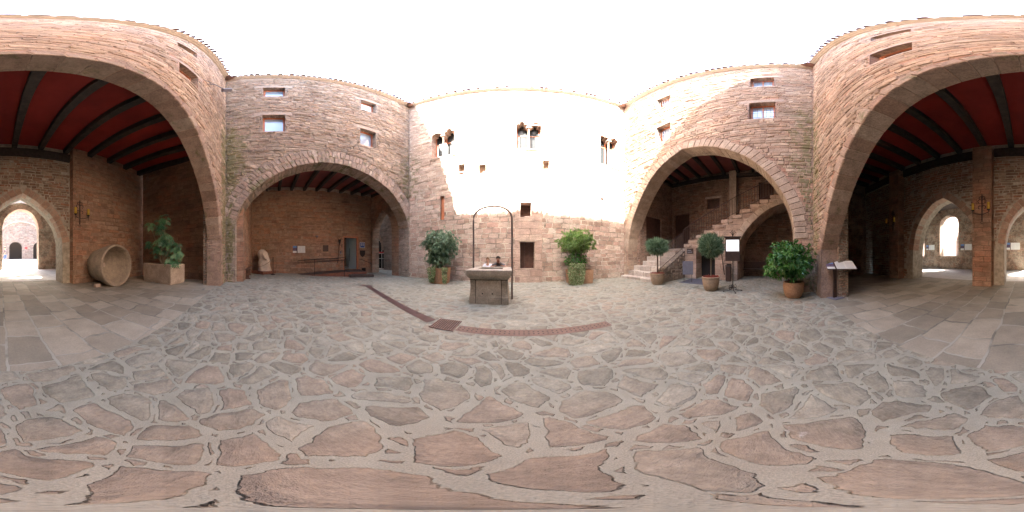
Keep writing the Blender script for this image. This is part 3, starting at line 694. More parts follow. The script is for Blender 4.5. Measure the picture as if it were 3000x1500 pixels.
# loggia inside
WLB = Wall((-11.6,-.53), (-9.7,8.25)); WLS = Wall((-12,-.55), (-7.05,-.83)); WLN = Wall((-6.65,8.15),(-12.5,8.35))
m = MB(); slab(m, WLB, [(-.5,-.3),(9.3,-.3),(9.3,16),(-.5,16)], [rect(6.73,7.93,.30,2.76)], 0, .5); m.build('inner_wall', m_in_left, lw)
m = MB()
veneer(m, WLB, rect(.05,9.0,.05,6.0), [rect(6.6,8.05,.2,2.9)], lambda z: .20, lambda z: .38, .010, seed=53, jit=.010, skip=.12); m.build('stone_facing', m_vochre, lw); m = MB()
for (aa, bb) in ((0, .25),):
    pass
slab(m, Wall((-7.3,-.87),(-12,-.55)), rect(0, 4.9, -.3, 14.5), d0=0, d1=-.3); m.build('inner_wall', m_in_left, lw)
PN = [(2.86,3.2),(2.80,3.55),(2.55,4.0),(2.1,4.5),(1.72,4.8),(1.35,4.4),(1.0,3.9),(.8,3.4),(.74,3.0)]
PN = [(.78,2.9),(.86,3.5),(1.15,4.15),(1.72,4.78),(2.25,4.25),(2.7,3.6),(2.9,3.0)]
m = MB(); slab(m, WLN, [(0.0,-.3),(.78,-.3)] + catmull(PN[:4],4) + catmull(PN[3:],4)[1:] + [(2.9,-.3),(13,-.3),(13,15),(0,15)], (), 0, -.7); m.build('inner_wall', m_in_left, lw)
m = MB(); ring(m, WLN, catmull(PN[:4],4), .28, 0, -.5, .3, proud=.0); ring(m, WLN, catmull(PN[3:],4), .28, 0, -.5, .3, proud=.0)
ceiling(lw, [(-7.5,-1.0),(-12.3,-1.0),(-12.3,9.0),(-6.3,9.0)], 6.35, m_redp)
for i in range(11):
    u = .45 + i * .86; a = WLB.P(u, 6.16, .0); b = WL.P(min(WL.L, u*1.04+.3), 6.16, .8); beams(lw, [(a, b)], .17, .24)
for i in range(10):  # plaster cove between beams at the wall
    u = .45 + i * .86; q = MB(); pts = [(u+.09, 6.34), (u+.09, 6.04)] + [(u + .09 + .68*k/8, 6.04 + .10*math.sin(math.pi*k/8)) for k in range(1, 8)] + [(u+.77, 6.04), (u+.77, 6.34)]
    slab(q, WLB, pts, (), -.05, .0); q.build('cove_stone', m_sand, lw)

# ------------------------------------------------------------------ FRONT WING (sunlit wall)
fw = tag(empty('palace_wing', (0.3, 8, 0)), "tall sunlit stone wing behind the well with three twin lancet windows", "building")
HFa, HFb = 14.25, 14.3
def lancet(u0, u1, z0, zc, zt):
    w_ = (u1-u0)/2; c = (u0+u1)/2; P = [(u1, z0), (u1, zc)]
    def arc(cx, cz, r, a0, a1, n=5): return [(cx + r*math.cos(R(a0+(a1-a0)*k/n)), cz + r*math.sin(R(a0+(a1-a0)*k/n))) for k in range(n+1)]
    h = zt - zc
    P += arc(c + w_*.42, zc + h*.22, w_*.58, 0, 100); P += arc(c, zc + h*.62, w_*.48, -10, 190, 8); P += arc(c - w_*.42, zc + h*.22, w_*.58, 80, 180)
    P += [(u0, zc), (u0, z0)]; return P
def twin(u0, u1, z0, zc, zt, cw=.15):
    c = (u0+u1)/2; a = lancet(u0, c - cw/2, z0, zc, zt)[1:-1]; b = lancet(c + cw/2, u1, z0, zc, zt)[1:-1]
    return [(u0, z0), (u1, z0)] + b + a
TW = [(1.57,2.93,7.5,9.38,10.0),(6.12,7.35,7.48,9.38,10.05),(10.66,11.88,7.15,9.45,10.1)]
HOLES = [twin(*t) for t in TW] + [rect(3.18,3.49,5.9,6.62), rect(4.26,4.61,5.87,6.58), rect(7.44,7.76,6.1,6.7), rect(2.1,2.34,3.3,4.72), rect(10.72,10.80,3.3,4.65), rect(6.31,6.84,3.24,4.0), rect(6.3,7.0,.68,2.0)]
m = MB(); slab(m, WF, [(0,-.3),(WF.L,-.3),(WF.L,HFb),(0,HFa)], HOLES, 0, .9); m.build('wall', m_front, fw)
m = MB(); veneer(m, WF, [(.01,4.9),(WF.L-.01,4.9),(WF.L-.01,HFb-.15),(.01,HFa-.15)], HOLES + [rect(6.0,7.4,4.8,7.3)], lambda z: .19 if z < 7 else .13, lambda z: .42, .024, seed=5, sag=.06, skip=.25, z0=4.9); m.build('stone_facing', m_vpale, fw)
m = MB(); e_ = .006
slab(m, WF, [(6.04,-.3),(7.37,-.3),(7.38,5.8),(7.36,7.2),(6.05,7.2)], [rect(6.31-e_,6.84+e_,3.24-e_,4.0+e_), rect(6.3-e_,7.0+e_,.68-e_,2.0+e_)], -.07, .04)
o = m.build('buttress', m_butt, fw)
m = MB(); slab(m, WF, rect(6.16,7.14,2.004,2.09), (), -.09, .1); m.build('door_lintel', m_sand, fw)
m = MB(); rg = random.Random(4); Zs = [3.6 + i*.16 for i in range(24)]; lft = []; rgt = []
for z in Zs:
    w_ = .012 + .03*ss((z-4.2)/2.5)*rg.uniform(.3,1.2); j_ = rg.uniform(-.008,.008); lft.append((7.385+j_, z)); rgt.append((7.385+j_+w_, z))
slab(m, WF, rgt + lft[::-1], (), -.012, .01); m.build('mossy_shadow_gap', plain("mossy shadow gap", (.10,.085,.03), .95, nz=.5, nscale=9), fw)  # dark sliver paints the shaded, moss-grown gap beside the buttress
for k, (u0,u1,z0,zc,zt) in enumerate(TW):
    f = MB(); d = .5; c = (u0+u1)/2
    for (a,b,e,g) in ((u0,u0+.07,z0,zt),(u1-.07,u1,z0,zt),(c-.05,c+.05,z0,zt),(u0+.07,c-.05,zc-.45,zc-.38),(c+.05,u1-.07,zc-.45,zc-.38),(u0+.07,c-.05,z0,z0+.07),(c+.05,u1-.07,z0,z0+.07)):
        slab(f, WF, rect(a,b,e,g), (), d, d+.07)
    o = f.build('window', m_wood, fw)
    g = MB(); slab(g, WF, rect(u0+.03,u1-.03,z0,zt), (), d+.03, d+.045); g.build('pane', m_glassd, o)
    for (a, b) in ((u0+.09, u0+.17), (u1-.20, u1-.08)):
        cu = MB()
        rows = [[WF.P(a+(b-a)*i/12, zz, d+.022+.008*math.sin(i*1.9)) for i in range(13)] for zz in (z0+.07, zc-.46)]; cu.grid(rows); cu.build('curtain', m_curtain, o)
    s = MB(); dd = .13
    s.lathe([(.085,z0),(.085,z0+.05),(.07,z0+.08),(.052,z0+.12),(.05,zc-.18),(.065,zc-.16),(.06,zc-.12),(.11,zc-.02)], WF.P(c,0,dd), 14)
    slab(s, WF, rect(c-.14,c+.14,zc-.03,zc+.03), (), dd-.13, dd+.15)
    s.build('column', m_sand, o)
    s = MB(); slab(s, WF, rect(u0-.1,u1+.1,z0-.1,z0-.004), (), -.05, .12); s.build('sill', m_sand, o)
def backing(u0,u1,z0,z1,d,mat,name): q = MB(); slab(q, WF, rect(u0-.03,u1+.03,z0-.03,z1+.03), (), d, d+.05); return q.build(name, mat, fw)
for q in ((3.18,3.49,5.9,6.62),(4.26,4.61,5.87,6.58),(7.44,7.76,6.1,6.7)): backing(*q, .34, m_sand, 'putlog_recess')
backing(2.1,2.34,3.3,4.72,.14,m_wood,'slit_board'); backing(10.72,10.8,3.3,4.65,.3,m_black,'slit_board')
def planks(u0,u1,z0,z1,d,n_,mat,name,vert=True):
    q = MB()
    for i in range(n_):
        if vert: a=u0+(u1-u0)*i/n_; slab(q, WF, rect(a+.002, a+(u1-u0)/n_-.002, z0, z1), (), d, d+.04)
        else: a=z0+(z1-z0)*i/n_; slab(q, WF, rect(u0, u1, a+.006, a+(z1-z0)/n_-.006), (), d, d+.04)
    return q.build(name, mat, fw)
o = planks(6.31,6.84,3.24,4.0,.42,4,m_door,'wooden_shutter',False)
o = planks(6.3,7.0,.68,2.0,.32,3,m_door,'plank_door')
q = MB(); q.tube([WF.P(6.9,1.35,.29),WF.P(6.9,1.35,.24),WF.P(6.9,1.25,.24),WF.P(6.9,1.25,.29)],.01,6); q.build('handle', m_iron, o)
for u,z in ((10.74,4.72),): 
    q = MB(); q.box(WF.P(u,z,-.04),(.14,.08,.06)); q.tube([WF.P(u,z-.03,-.04),WF.P(u,z-.2,-.015),WF.P(u,3.0,-.015)],.012,6); q.build('wall_hook', m_ironb, fw)
roof(fw, WF, HFa, HFb)
m = MB(); m.bbox((-7.5,14.3,-.3),(8,14.6,14)); m.build('outer_wall', m_far, fw)

# ------------------------------------------------------------------ RIGHT WING (pointed arch with the stairs)
rw = tag(empty('palace_wing', (6, 3.1, 0)), "pink stone wing with a broad pointed arch standing over the staircase", "building")
HRa, HRb = 14.3, 14.45
R1 = catmull([(.42,1.6),(.5,2.3),(.66,2.85),(.9,3.45),(1.4,4.25),(1.9,4.95),(2.64,5.74),(3.4,6.24),(4.35,6.68)],5)
R2 = catmull([(4.35,6.68),(5.2,6.5),(5.9,6.22),(6.54,5.82),(7.1,5.38),(7.7,4.72),(8.2,3.98),(8.55,3.3),(8.76,2.6),(8.83,1.9)],5)
RWIN = [(2.82,3.68,7.85,9.28),(2.84,3.68,11.3,12.6),(7.2,8.14,7.8,9.25),(7.24,8.1,11.15,12.45)]
m = MB(); slab(m, WR, [(0,-.3),(.42,-.3)] + R1 + R2[1:] + [(8.83,-.3),(WR.L,-.3),(WR.L,HRb),(0,HRa)], [rect(*q) for q in RWIN], 0, .85)
m.build('wall', m_right, rw)
m = MB(); RO = offset(R1, .5) + offset(R2, .5)
RO = [p for p in RO if .02 < p[0] < WR.L - .02]
veneer(m, WR, [(.01,0),(.3,0),(.3,2.0),(.02,2.4)] + [p for p in RO if p[1] > 2.5 or p[0] > 7] + [(8.9,0),(WR.L-.01,0),(WR.L-.01,HRb-.15),(.01,HRa-.15)], [rect(*q) for q in RWIN] + [rect(q[0]-.33,q[1]+.28,q[3],q[3]+.25) for q in RWIN],
       lambda z: .17 if z < 8 else .12, lambda z: .42 if z < 8 else .36, .030, seed=23); m.build('stone_facing', m_vpink, rw)
m = MB(); ring(m, WR, R1, .46, 0, .86, .24, proud=.008, hv=.03, inner=.01, gap=.004, rnd_hi=.9); ring(m, WR, R2, .46, 0, .86, .24, proud=.014, hv=.05, inner=.01, gap=.004, rnd_hi=.9)
m.build('arch_ring', m_vousr, rw, bevel=.006)
for i, q in enumerate(RWIN): window(rw, WR, *q, pane=m_glass, guard=True, mull=(i > 1))
roof(rw, WR, HRa, HRb)
WRN = Wall((7.1,7.08),(11.2,7.08)); WRB = Wall((10.6,8.0),(10.6,-2.4))
m = MB(); slab(m, WRN, rect(0,3.6,-.3,14.8), [rect(.55,2.15,1.76,3.95)], 0, .3); m.build('inner_wall', m_in_right, rw)
m = MB(); slab(m, WRN, rect(.56,1.33,1.77,3.94), (), .12, .17); slab(m, WRN, rect(1.36,2.14,1.77,3.94), (), .12, .17)
for a in (.66, 1.46):
    for z in (1.95, 2.95): slab(m, WRN, rect(a, a+.58, z, z+.8), (), .10, .12)
m.build('double_door', m_door, rw)
m = MB(); slab(m, WRB, rect(-.2,10.3,-.3,16), [rect(1.15,2.45,1.76,4.5), rect(3.85,4.75,4.66,5.42), rect(7.4,8.38,4.62,6.44)], 0, .4); m.build('inner_wall', m_in_right, rw)
for q, nm in (((1.15,2.45,1.76,4.5),'wooden_door'),((3.85,4.75,4.66,5.42),'dark_shutter'),((7.4,8.38,4.62,6.44),'wooden_door')):
    m = MB(); slab(m, WRB, rect(q[0]-.02,q[1]+.02,q[2]-.02,q[3]+.02), (), .2, .26); m.build(nm, m_door, rw)
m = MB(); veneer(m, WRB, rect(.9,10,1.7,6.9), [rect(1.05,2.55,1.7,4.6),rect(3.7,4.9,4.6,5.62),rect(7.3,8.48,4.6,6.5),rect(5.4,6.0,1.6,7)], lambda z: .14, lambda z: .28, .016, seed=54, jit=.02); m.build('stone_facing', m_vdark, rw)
m = MB(); slab(m, WRB, rect(3.7,4.9,5.43,5.6), (), -.01, .1); m.build('stone_lintel', m_sand, rw)
m = MB(); slab(m, WRB, rect(5.5,5.95,0,7.38), (), -.32, .0); m.build('pier', m_sand, rw, bevel=.02)
m = MB(); slab(m, Wall((11,-1.85),(6.3,-1.85)), rect(0,4.8,-.3,7.6), (), 0, .22); m.build('inner_wall', m_in_right, rw)
ceiling(rw, [(6.2,-2.0),(11,-2.0),(11,7.6),(6.9,7.6)], 7.5, m_redp)
for y in (6.45,5.6,4.7,3.8,2.87,1.93,.95,0,-.95): beams(rw, [((10.55,y,7.33),(6.9,y,7.33))], .17, .25)
beams(rw, [((10.5,-1.8,7.06),(10.5,7.05,7.06))], .2, .28); beams(rw, [((10.5,6.97,7.06),(7.2,6.97,7.06))], .18, .28)

# ------------------------------------------------------------------ BACK WING (great arch over the camera's back)
bw = tag(empty('palace_wing', (-.8, -1.5, 0)), "warm pink stone wing whose huge flattened arch opens on the red beamed arcade", "building")
HBd, HBc = 14.6, 14.75
A_B = catmull([(.95,1.5),(1.3,2.05),(1.74,2.72),(2.3,3.38),(3.0,4.05),(3.8,4.7),(4.6,5.15),(5.5,5.52),(6.4,5.78),(7.2,5.84),(8.1,5.68),(9.0,5.28),(9.8,4.72),(10.5,4.08),(11.1,3.35),(11.5,2.6),(11.68,1.95)],5)
BWIN = [(3.47,4.36,7.45,8.72),(3.5,4.34,11.2,12.3),(8.42,9.42,7.95,9.2),(8.35,9.35,11.9,13.0)]
m = MB(); slab(m, WB, [(0,-.3),(.95,-.3)] + A_B + [(11.72,-.3),(WB.L,-.3),(WB.L,HBc),(0,HBd)], [rect(*q) for q in BWIN], 0, .5)
m.build('wall', m_back, bw)
m = MB(); BO = [p for p in offset(A_B, .34) if p[1] > 1.6 and .05 < p[0] < WB.L-.05]
veneer(m, WB, [(.01,0),(.54,0),(.54,1.6)] + BO + [(12.1,1.9),(12.1,0),(WB.L-.01,0),(WB.L-.01,HBc-.15),(.01,HBd-.15)], [rect(*q) for q in BWIN] + [rect(q[0]-.33,q[1]+.28,q[3],q[3]+.25) for q in BWIN],
       lambda z: .12, lambda z: .36, .028, seed=37); m.build('stone_facing', m_vpink, bw)
m = MB(); ring(m, WB, A_B, .30, 0, .51, .34, proud=.02, hv=.10, inner=.012, gap=.004); m.build('arch_ring', m_vousb, bw, bevel=.015)
for q_ in (rect(.55,.965,-.1,1.5), rect(11.69,12.0,-.1,1.95)):
    m = MB(); slab(m, WB, q_, (), -.02, .52); m.build('jamb', m_vousb, bw, bevel=.02)
m = MB(); slab(m, WB, rect(.35,1.05,-.1,5), (), .52, .85); m.build('inner_pier', m_in_back, bw)
m = MB(); slab(m, WB, rect(11.75,12.3,-.1,5), (), .52, .7); m.build('inner_pier', m_in_back, bw)
for i, q in enumerate(BWIN): window(bw, WB, *q, pane=m_glassd, dep=.2)
roof(bw, WB, HBd, HBc)
# interior of the arcade
WBB = Wall((11.5,-7.1),(-8.2,-7.1))     # u = 11.5 - x
X = lambda x: 11.5 - x
archL = [(-2.86,1.9),(-2.72,2.5),(-2.42,3.05),(-2.0,3.5),(-1.55,3.87),(-1.0,4.2)]; archL2 = [(-1.0,4.2),(-.46,3.9),(.05,3.5),(.42,3.1),(.68,2.6),(.86,1.8)]
archR = [(2.05,1.9),(2.25,2.6),(2.52,3.12),(2.9,3.55),(3.34,3.97),(3.83,4.3)]; archR2 = [(3.83,4.3),(4.36,4.13),(4.85,3.7),(5.25,3.2),(5.55,2.55),(5.75,1.6)]
def seq(P): return [(X(x), z) for x, z in P]
oL = catmull(seq(archL2[::-1]),4) + catmull(seq(archL[::-1]),4)[1:]; oR = catmull(seq(archR2[::-1]),4) + catmull(seq(archR[::-1]),4)[1:]
m = MB(); slab(m, WBB, [(0,-.3),(X(5.8),-.3)] + oR + [(X(2.03),-.3),(X(.88),-.3)] + oL + [(X(-2.88),-.3),(WBB.L,-.3),(WBB.L,15.5),(0,15.5)], (), 0, .95)
m.build('inner_wall', m_mortar, bw)
oRo = [p for p in offset(oR, .36)]; oLo = [p for p in offset(oL, .36)]
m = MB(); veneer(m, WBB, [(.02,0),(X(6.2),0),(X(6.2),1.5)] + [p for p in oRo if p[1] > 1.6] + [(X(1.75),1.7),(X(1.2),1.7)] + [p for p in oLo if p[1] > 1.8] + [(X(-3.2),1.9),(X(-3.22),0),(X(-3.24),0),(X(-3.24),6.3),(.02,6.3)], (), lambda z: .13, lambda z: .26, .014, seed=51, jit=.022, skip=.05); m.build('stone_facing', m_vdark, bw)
for PP in ((archL2[::-1], archL[::-1]), (archR2[::-1], archR[::-1])):
    m = MB()
    for P in PP: ring(m, WBB, catmull(seq(P),4), .34, 0, .5, .3, proud=.0, hv=.05, inner=.004)
    m.build('arch_ring', m_vousd, bw, bevel=.012)
m = MB(); slab(m, WBB, rect(X(-3.24),X(-8.3),-.3,7.3), (), -.36, .0); m.build('inner_wall', m_in_left, bw)
W2 = Wall((11.5,-6.74),(-8.2,-6.74)); m = MB(); veneer(m, W2, rect(X(-3.26),X(-7.95),.02,7.0), (), lambda z: .19, lambda z: .36, .010, seed=52, jit=.010, skip=.12); m.build('stone_facing', m_vochre, bw)
for x0, x1 in ((1.35,2.16),(6.45,7.2)):
    m = MB(); slab(m, WBB, rect(X(x1),X(x0),-.1,6.75), (), -.46, .0); m.build('pier', m_in_left, bw, bevel=.02)
m = MB(); slab(m, WBB, rect(X(6.4),X(2.2),6.3,6.8), (), -.12, .0); slab(m, WBB, rect(X(1.3),X(-3.2),6.3,6.8), (), -.12, .0); slab(m, WBB, rect(0,X(7.25),6.3,6.8), (), -.12, .0); m.build('wall_plate', m_wdark, bw)
m = MB(); slab(m, Wall((-8.05,-6.7),(-7.45,-1.85)), rect(0,4.95,-.3,7.3), (), 0, .3); m.build('inner_wall', m_in_left, bw)
WBE = Wall((10.9,-2.0),(10.9,-7.3)); 
m = MB(); ea = catmull([(1.5,.0),(1.55,1.6),(1.9,2.7),(2.6,3.5),(3.3,2.9),(3.8,1.9),(3.95,0.0)],5)
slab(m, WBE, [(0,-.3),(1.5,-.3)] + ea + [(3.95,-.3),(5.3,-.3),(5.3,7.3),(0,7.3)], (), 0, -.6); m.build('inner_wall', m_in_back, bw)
m = MB(); slab(m, WBE, rect(1,4.5,-.2,4), (), -1.1, -1.05); m.build('niche_back', m_in_back, bw)
m = MB(); slab(m, Wall((11,-2.12),(5.6,-2.12)), rect(0,5.5,-.3,7.3), (), 0, .02); m.build('inner_wall', m_in_back, bw)
ceiling(bw, [(11.2,-1.9),(11.2,-8),(-8.5,-8),(-8.5,-1.9)], 7.12, m_red)
for k in range(-7, 10):
    x = -.62 + 1.17 * k
    if -7.9 < x < 10.8: beams(bw, [((x,-7.0,6.93),(x,-1.95,6.93))], .24, .30)

spout(WL, WF, 14.1, fw); spout(WF, WR, 14.15, fw); spout(WR, WB, 14.35, bw); spout(WB, WL, 14.6, bw)
# ------------------------------------------------------------------ gallery and court beyond the arcade
gl = tag(empty('gallery', (3, -11, 0)), "pale floored passage beyond the arcade arches with round headed window openings", "building")
WG = Wall((13,-14.1),(-14,-14.1)); G = lambda x: 13 - x
FA = [(-.2,.0),(-.2,3.9),(-.42,4.6),(-.83,5.08),(-1.35,5.42),(-1.85,5.52),(-2.4,5.4),(-2.95,5.0),(-3.3,4.35),(-3.42,3.7),(-3.42,.0)]
fa = [(G(x),z) for x,z in FA]; fac = [fa[0]] + catmull(fa[1:-1],4) + [fa[-1]]
def rnd_win(x0,x1,z0,zs,zt): 
    c=(x0+x1)/2; w_=(x1-x0)/2; return [(G(x0),z0)]+[(G(c-w_*math.cos(math.pi*k/12)), zs+(zt-zs)*math.sin(math.pi*k/12)) for k in range(13)][::-1][::-1]+[(G(x1),z0)]
top = []
for k in range(13):
    a = math.pi * k / 12; top.append((G(-1.81 + 2.5*math.cos(a)), 3.6 + 2.5*math.sin(a)))
m = MB(); slab(m, WG, [(0,-.3),(fa[0][0],-.3)] + fac + [(fa[-1][0],-.3),(27,-.3),(27,7.2),(G(-4.9),7.2),(G(-4.35),5.2)] + [p for p in top[::-1] if p[1] > 4.8] + [(G(.8),5.2),(G(.9),7.2),(0,7.2)],
     [rnd_win(6.0,8.0,1.3,4.4,5.3)[::-1], rnd_win(9.9,11.4,1.3,4.4,5.3)[::-1]], 0, .8)
m.build('wall', m_in_back, gl)
m = MB(); ring(m, WG, catmull(fa[1:-1],4), .42, 0, .82, .42, proud=.01, inner=.02, hv=.02); m.build('arch_ring', m_vousd, gl, bevel=.01)
m = MB(); m.face([(-6,-8.0,7.0),(-1.3,-8.0,7.0),(-.7,-14.9,7.0),(-6,-14.9,7.0)]); m.face([(-1.2,-8.0,5.9),(12.9,-8.0,5.9),(12.9,-14.3,5.9),(-.6,-14.3,5.9)]); m.face([(-1.2,-8.0,6.2),(-.6,-14.3,6.2),(12.9,-14.3,6.2),(12.9,-8.0,6.2)]); m.face([(-1.2,-8.0,5.9),(-.6,-14.3,5.9),(-.6,-14.3,6.2),(-1.2,-8.0,6.2)]); m.build('ceiling', m_wdark, gl)
beams(gl, [((-1.1,-8.1,5.75),(-.55,-14.1,5.75)), ((2,-8.1,5.75),(2,-14.1,5.75)), ((5,-8.1,5.75),(5,-14.1,5.75)), ((8,-8.1,5.75),(8,-14.1,5.75))], .2, .25)
m = MB(); m.bbox((12.6,-14.2,-.3),(12.9,-8.05,6)); m.build('wall', m_in_back, gl)
m = MB(); m.bbox((-5.6,-14.0,-.3),(-5.3,-8.05,7.2)); m.build('wall', m_in_back, gl)
m = MB(); m.bbox((9.0,-8.04,-.1),(9.04,-8.03,0)); 
# far court wall
fc = tag(empty('courtyard_wall', (-3,-30,.6)), "pale stone wall across the far sunny court with a blind arch and two dark arched doorways", "wall")
WC = Wall((16,-30),(-24,-30)); K = lambda x: 16 - x
def door_(x0,x1,z0,zs,zt): c=(x0+x1)/2; w_=(x1-x0)/2; return [(K(x1),z0)]+[(K(c+w_*math.cos(math.pi*k/12)), zs+(zt-zs)*math.sin(math.pi*k/12)) for k in range(13)]+[(K(x0),z0)]
m = MB(); slab(m, WC, [(0,-.5),(40,-.5),(40,13),(0,13)], [door_(-4.15,-1.7,.2,2.9,3.95), door_(-8.6,-6.2,.2,2.9,3.95)], 0, .8)
m.build('wall', m_far, fc)
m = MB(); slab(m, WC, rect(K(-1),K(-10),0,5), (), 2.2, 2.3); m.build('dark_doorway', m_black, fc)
ba = [(K(-3.9 + 4.1*math.cos(math.pi*k/14)), 4.4 + 3.2*math.sin(math.pi*k/14)) for k in range(15)]
m = MB(); ring(m, WC, ba, .28, -.14, .1, .6, proud=.0, inner=.0, hv=.0); m.build('blind_arch', m_sand, fc)
m = MB(); m.bbox((14,-30,-.5),(14.6,-14.5,9)); m.build('side_wall', m_far, fc)
m = MB(); m.bbox((-15,-30,-.5),(-14.5,-8,9)); m.build('side_wall', m_far, fc)
# gothic window seen through the gallery window
gw = tag(empty('courtyard_wall', (7.2,-19,.5)), "sun bleached plaster wall outside the gallery window with a small pointed rubble niche", "wall")
WW = Wall((11.5,-19),(4.0,-19)); 
pn = [(3.0,.9),(4.6,.9),(4.6,3.2),(4.45,3.8),(4.15,4.4),(3.8,4.8),(3.45,4.4),(3.15,3.8),(3.0,3.2)]
m = MB(); slab(m, WW, rect(0,7.5,0,7.5), [pn], 0, .4); m.build('wall', plain("bright plaster", (.78,.72,.66), .9, nz=.08, nscale=2), gw)
m = MB(); slab(m, WW, rect(2.9,4.7,.8,5), (), .3, .35); m.build('niche_back', m_far, gw)
q = MB(); slab(q, WC, rect(K(-4.62),K(-5.1),2.6,2.98), (), -.05, 0); tag(q.build('wall_sign', m_redsign, loc=(-4.86,-29.97,2.6)), "small red rectangular sign between the two dark doorways of the far court", "sign")

# ------------------------------------------------------------------ court seen north of the hotel loggia
nc = tag(empty('courtyard_wall', (-12,11.2,0)), "pale wall beyond the loggia with a tall arched glass window with white glazing bars", "wall")
WN = Wall((-17.5,11.0),(-7.0,11.0)); 
gn = [(3.1,.0),(6.45,.0),(6.45,1.9),(6.3,2.7),(5.9,3.5),(5.35,4.1),(4.78,4.5),(4.2,4.1),(3.65,3.5),(3.25,2.7),(3.1,1.9)]
m = MB(); slab(m, WN, rect(0,10.5,-.3,9.5), [[(a,b+.02) for a,b in gn]], 0, .6); m.build('wall', m_far, nc)
m = MB(); ring(m, WN, [(a,b) for a,b in gn[2:7]], .3, 0, .3, .4, proud=.01, inner=.0); ring(m, WN, [(a,b) for a,b in gn[6:]], .3, 0, .3, .4, proud=.01, inner=.0); m.build('arch_ring', m_vousd, nc)
m = MB(); slab(m, WN, rect(3.0,6.5,0,4.6), (), .42, .44); g_ = m.build('window', m_glassd, nc)
m = MB()
for u in (3.9,4.78,5.1,5.8,6.3): slab(m, WN, rect(u-.025,u+.025,0,4.4), (), .36, .41)
for z in (.05,1.05,1.55,2.9): slab(m, WN, rect(3.1,6.45,z-.02,z+.02), (), .35, .42)
m.build('glazing_bar', m_white, g_)
m = MB(); slab(m, WN, rect(3.1,6.45,1.58,1.72), (), .33, .43); m.build('transom', m_redsign, g_)
rl = MB()
for i in range(14): u = 6.55 + i*.1; rl.tube([WN.P(u,0,-.35),WN.P(u,.95,-.35)],.008,5)
rl.tube([WN.P(6.5,.95,-.35),WN.P(7.9,.95,-.35)],.014,6)
tag(rl.build('railing', m_ironb, loc=(WN.P(7.2,0,-.35).x, WN.P(7.2,0,-.35).y, 0)), "low iron railing outside beside the tall arched glass window", "railing")
#PART3

# =================================================================== OBJECTS
def thing(name, x, y, label, cat, group=None, z=None): return tag(empty(name, (x, y, gz(x, y) if z is None else z)), label, cat, group)
def rotz(a): return Matrix.Rotation(a, 3, 'Z')

# ---- staircase
st = thing('stone_staircase', 7.2, 5, "worn stone staircase climbing in two flights under the pointed arch", "staircase")
tops = [(6.02,6.5,5.15,7.62,0,.17),(6.42,6.95,5.1,7.5,.0,.43),(6.86,7.35,5.1,7.42,0,.72),(7.28,7.75,5.1,7.06,0,1.0),(7.68,8.1,5.1,7.06,0,1.28),(8.03,8.42,5.1,7.06,0,1.54)]
for (x0,x1,y0,y1,z0,z1) in tops:
    m = MB(); ya = y0
    while ya < y1 - .05:
        yb = min(y1, ya + random.uniform(.7, 1.1)); yb = y1 if y1 - yb < .35 else yb
        m.bbox((x0 + random.uniform(-.03,.03), ya + .006, z0 - .1), (x1 + .15, yb - .004, z1), rnd=random.random(), jit=.012); ya = yb
    m.build('step', m_step, st, bevel=.035, seg=3)
WS = Wall((8.5,8.0),(8.3,-3.0))
steps = [(3.26,1.97),(3.57,2.21),(4.07,2.47),(4.56,2.72),(5.06,2.98),(5.56,3.24),(6.07,3.47),(6.57,3.76),(7.09,4.03),(7.6,4.28),(8.11,4.55)]
arc = catmull([(6.4,.9),(6.54,2.03),(6.77,2.52),(7.02,2.84),(7.35,3.2),(7.76,3.58),(8.17,3.85),(8.58,4.03),(8.95,4.14),(9.4,4.2),(9.9,4.2)],3)
out = [(.9,-.1),(6.4,-.1)] + arc + [(9.9,4.5)]
prof = [(8.13,4.5)]
for i in range(len(steps)-1, 0, -1):
    u, z = steps[i]; pz = steps[i-1][1]; prof.append((u+.03, pz-.05))
    if i > 0: prof.append((steps[i-1][0]+.03, pz-.05))
prof += [(3.29,1.72),(.9,1.72)]
m = MB(); slab(m, WS, out + prof, [rect(4.02,5.17,-.05,1.74)], 0, 2.05); m.build('stair_body', m_stair, st)
for i, (u, z) in enumerate(steps):
    u1 = steps[i+1][0] if i < len(steps)-1 else 9.9
    m = MB(); slab(m, WS, rect(u, u1+.06, z-.14, z), (), -.03, 2.06, rnd=random.random()); m.build('step', m_stair, st, bevel=.03, seg=3)
m = MB(); slab(m, WS, rect(.95,3.3,1.6,1.76), (), -.02, 2.06); m.build('landing', m_step, st)
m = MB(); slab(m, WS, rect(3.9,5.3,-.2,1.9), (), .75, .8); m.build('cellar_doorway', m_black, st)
m = MB(); ring(m, WS, arc, .34, 0, .3, .45, proud=.004, inner=.0, hv=.0, gap=.003); m.build('arch_ring', m_vousr, st)
WK = Wall((6.3,4.72),(8.5,4.72))
m = MB(); slab(m, WK, [(0,-.1),(2.2,-.1),(2.2,1.66),(0,.60)], (), 0, .36); m.build('side_wall', masonry("dark rubble stair wall", [(.22,.19,.165),(.30,.265,.23),(.38,.33,.285)], (.30,.26,.225), rh=.2, bw=.42, relief=.07, wob=1.6, rubble=.5), st)
m = MB(); veneer(m, WK, [(.02,.02),(2.18,.02),(2.18,1.62),(.02,.56)], (), lambda z: .19, lambda z: .34, .05, seed=61, jit=.025, skip=.04); m.build('rough_stones', m_vgrey, st)
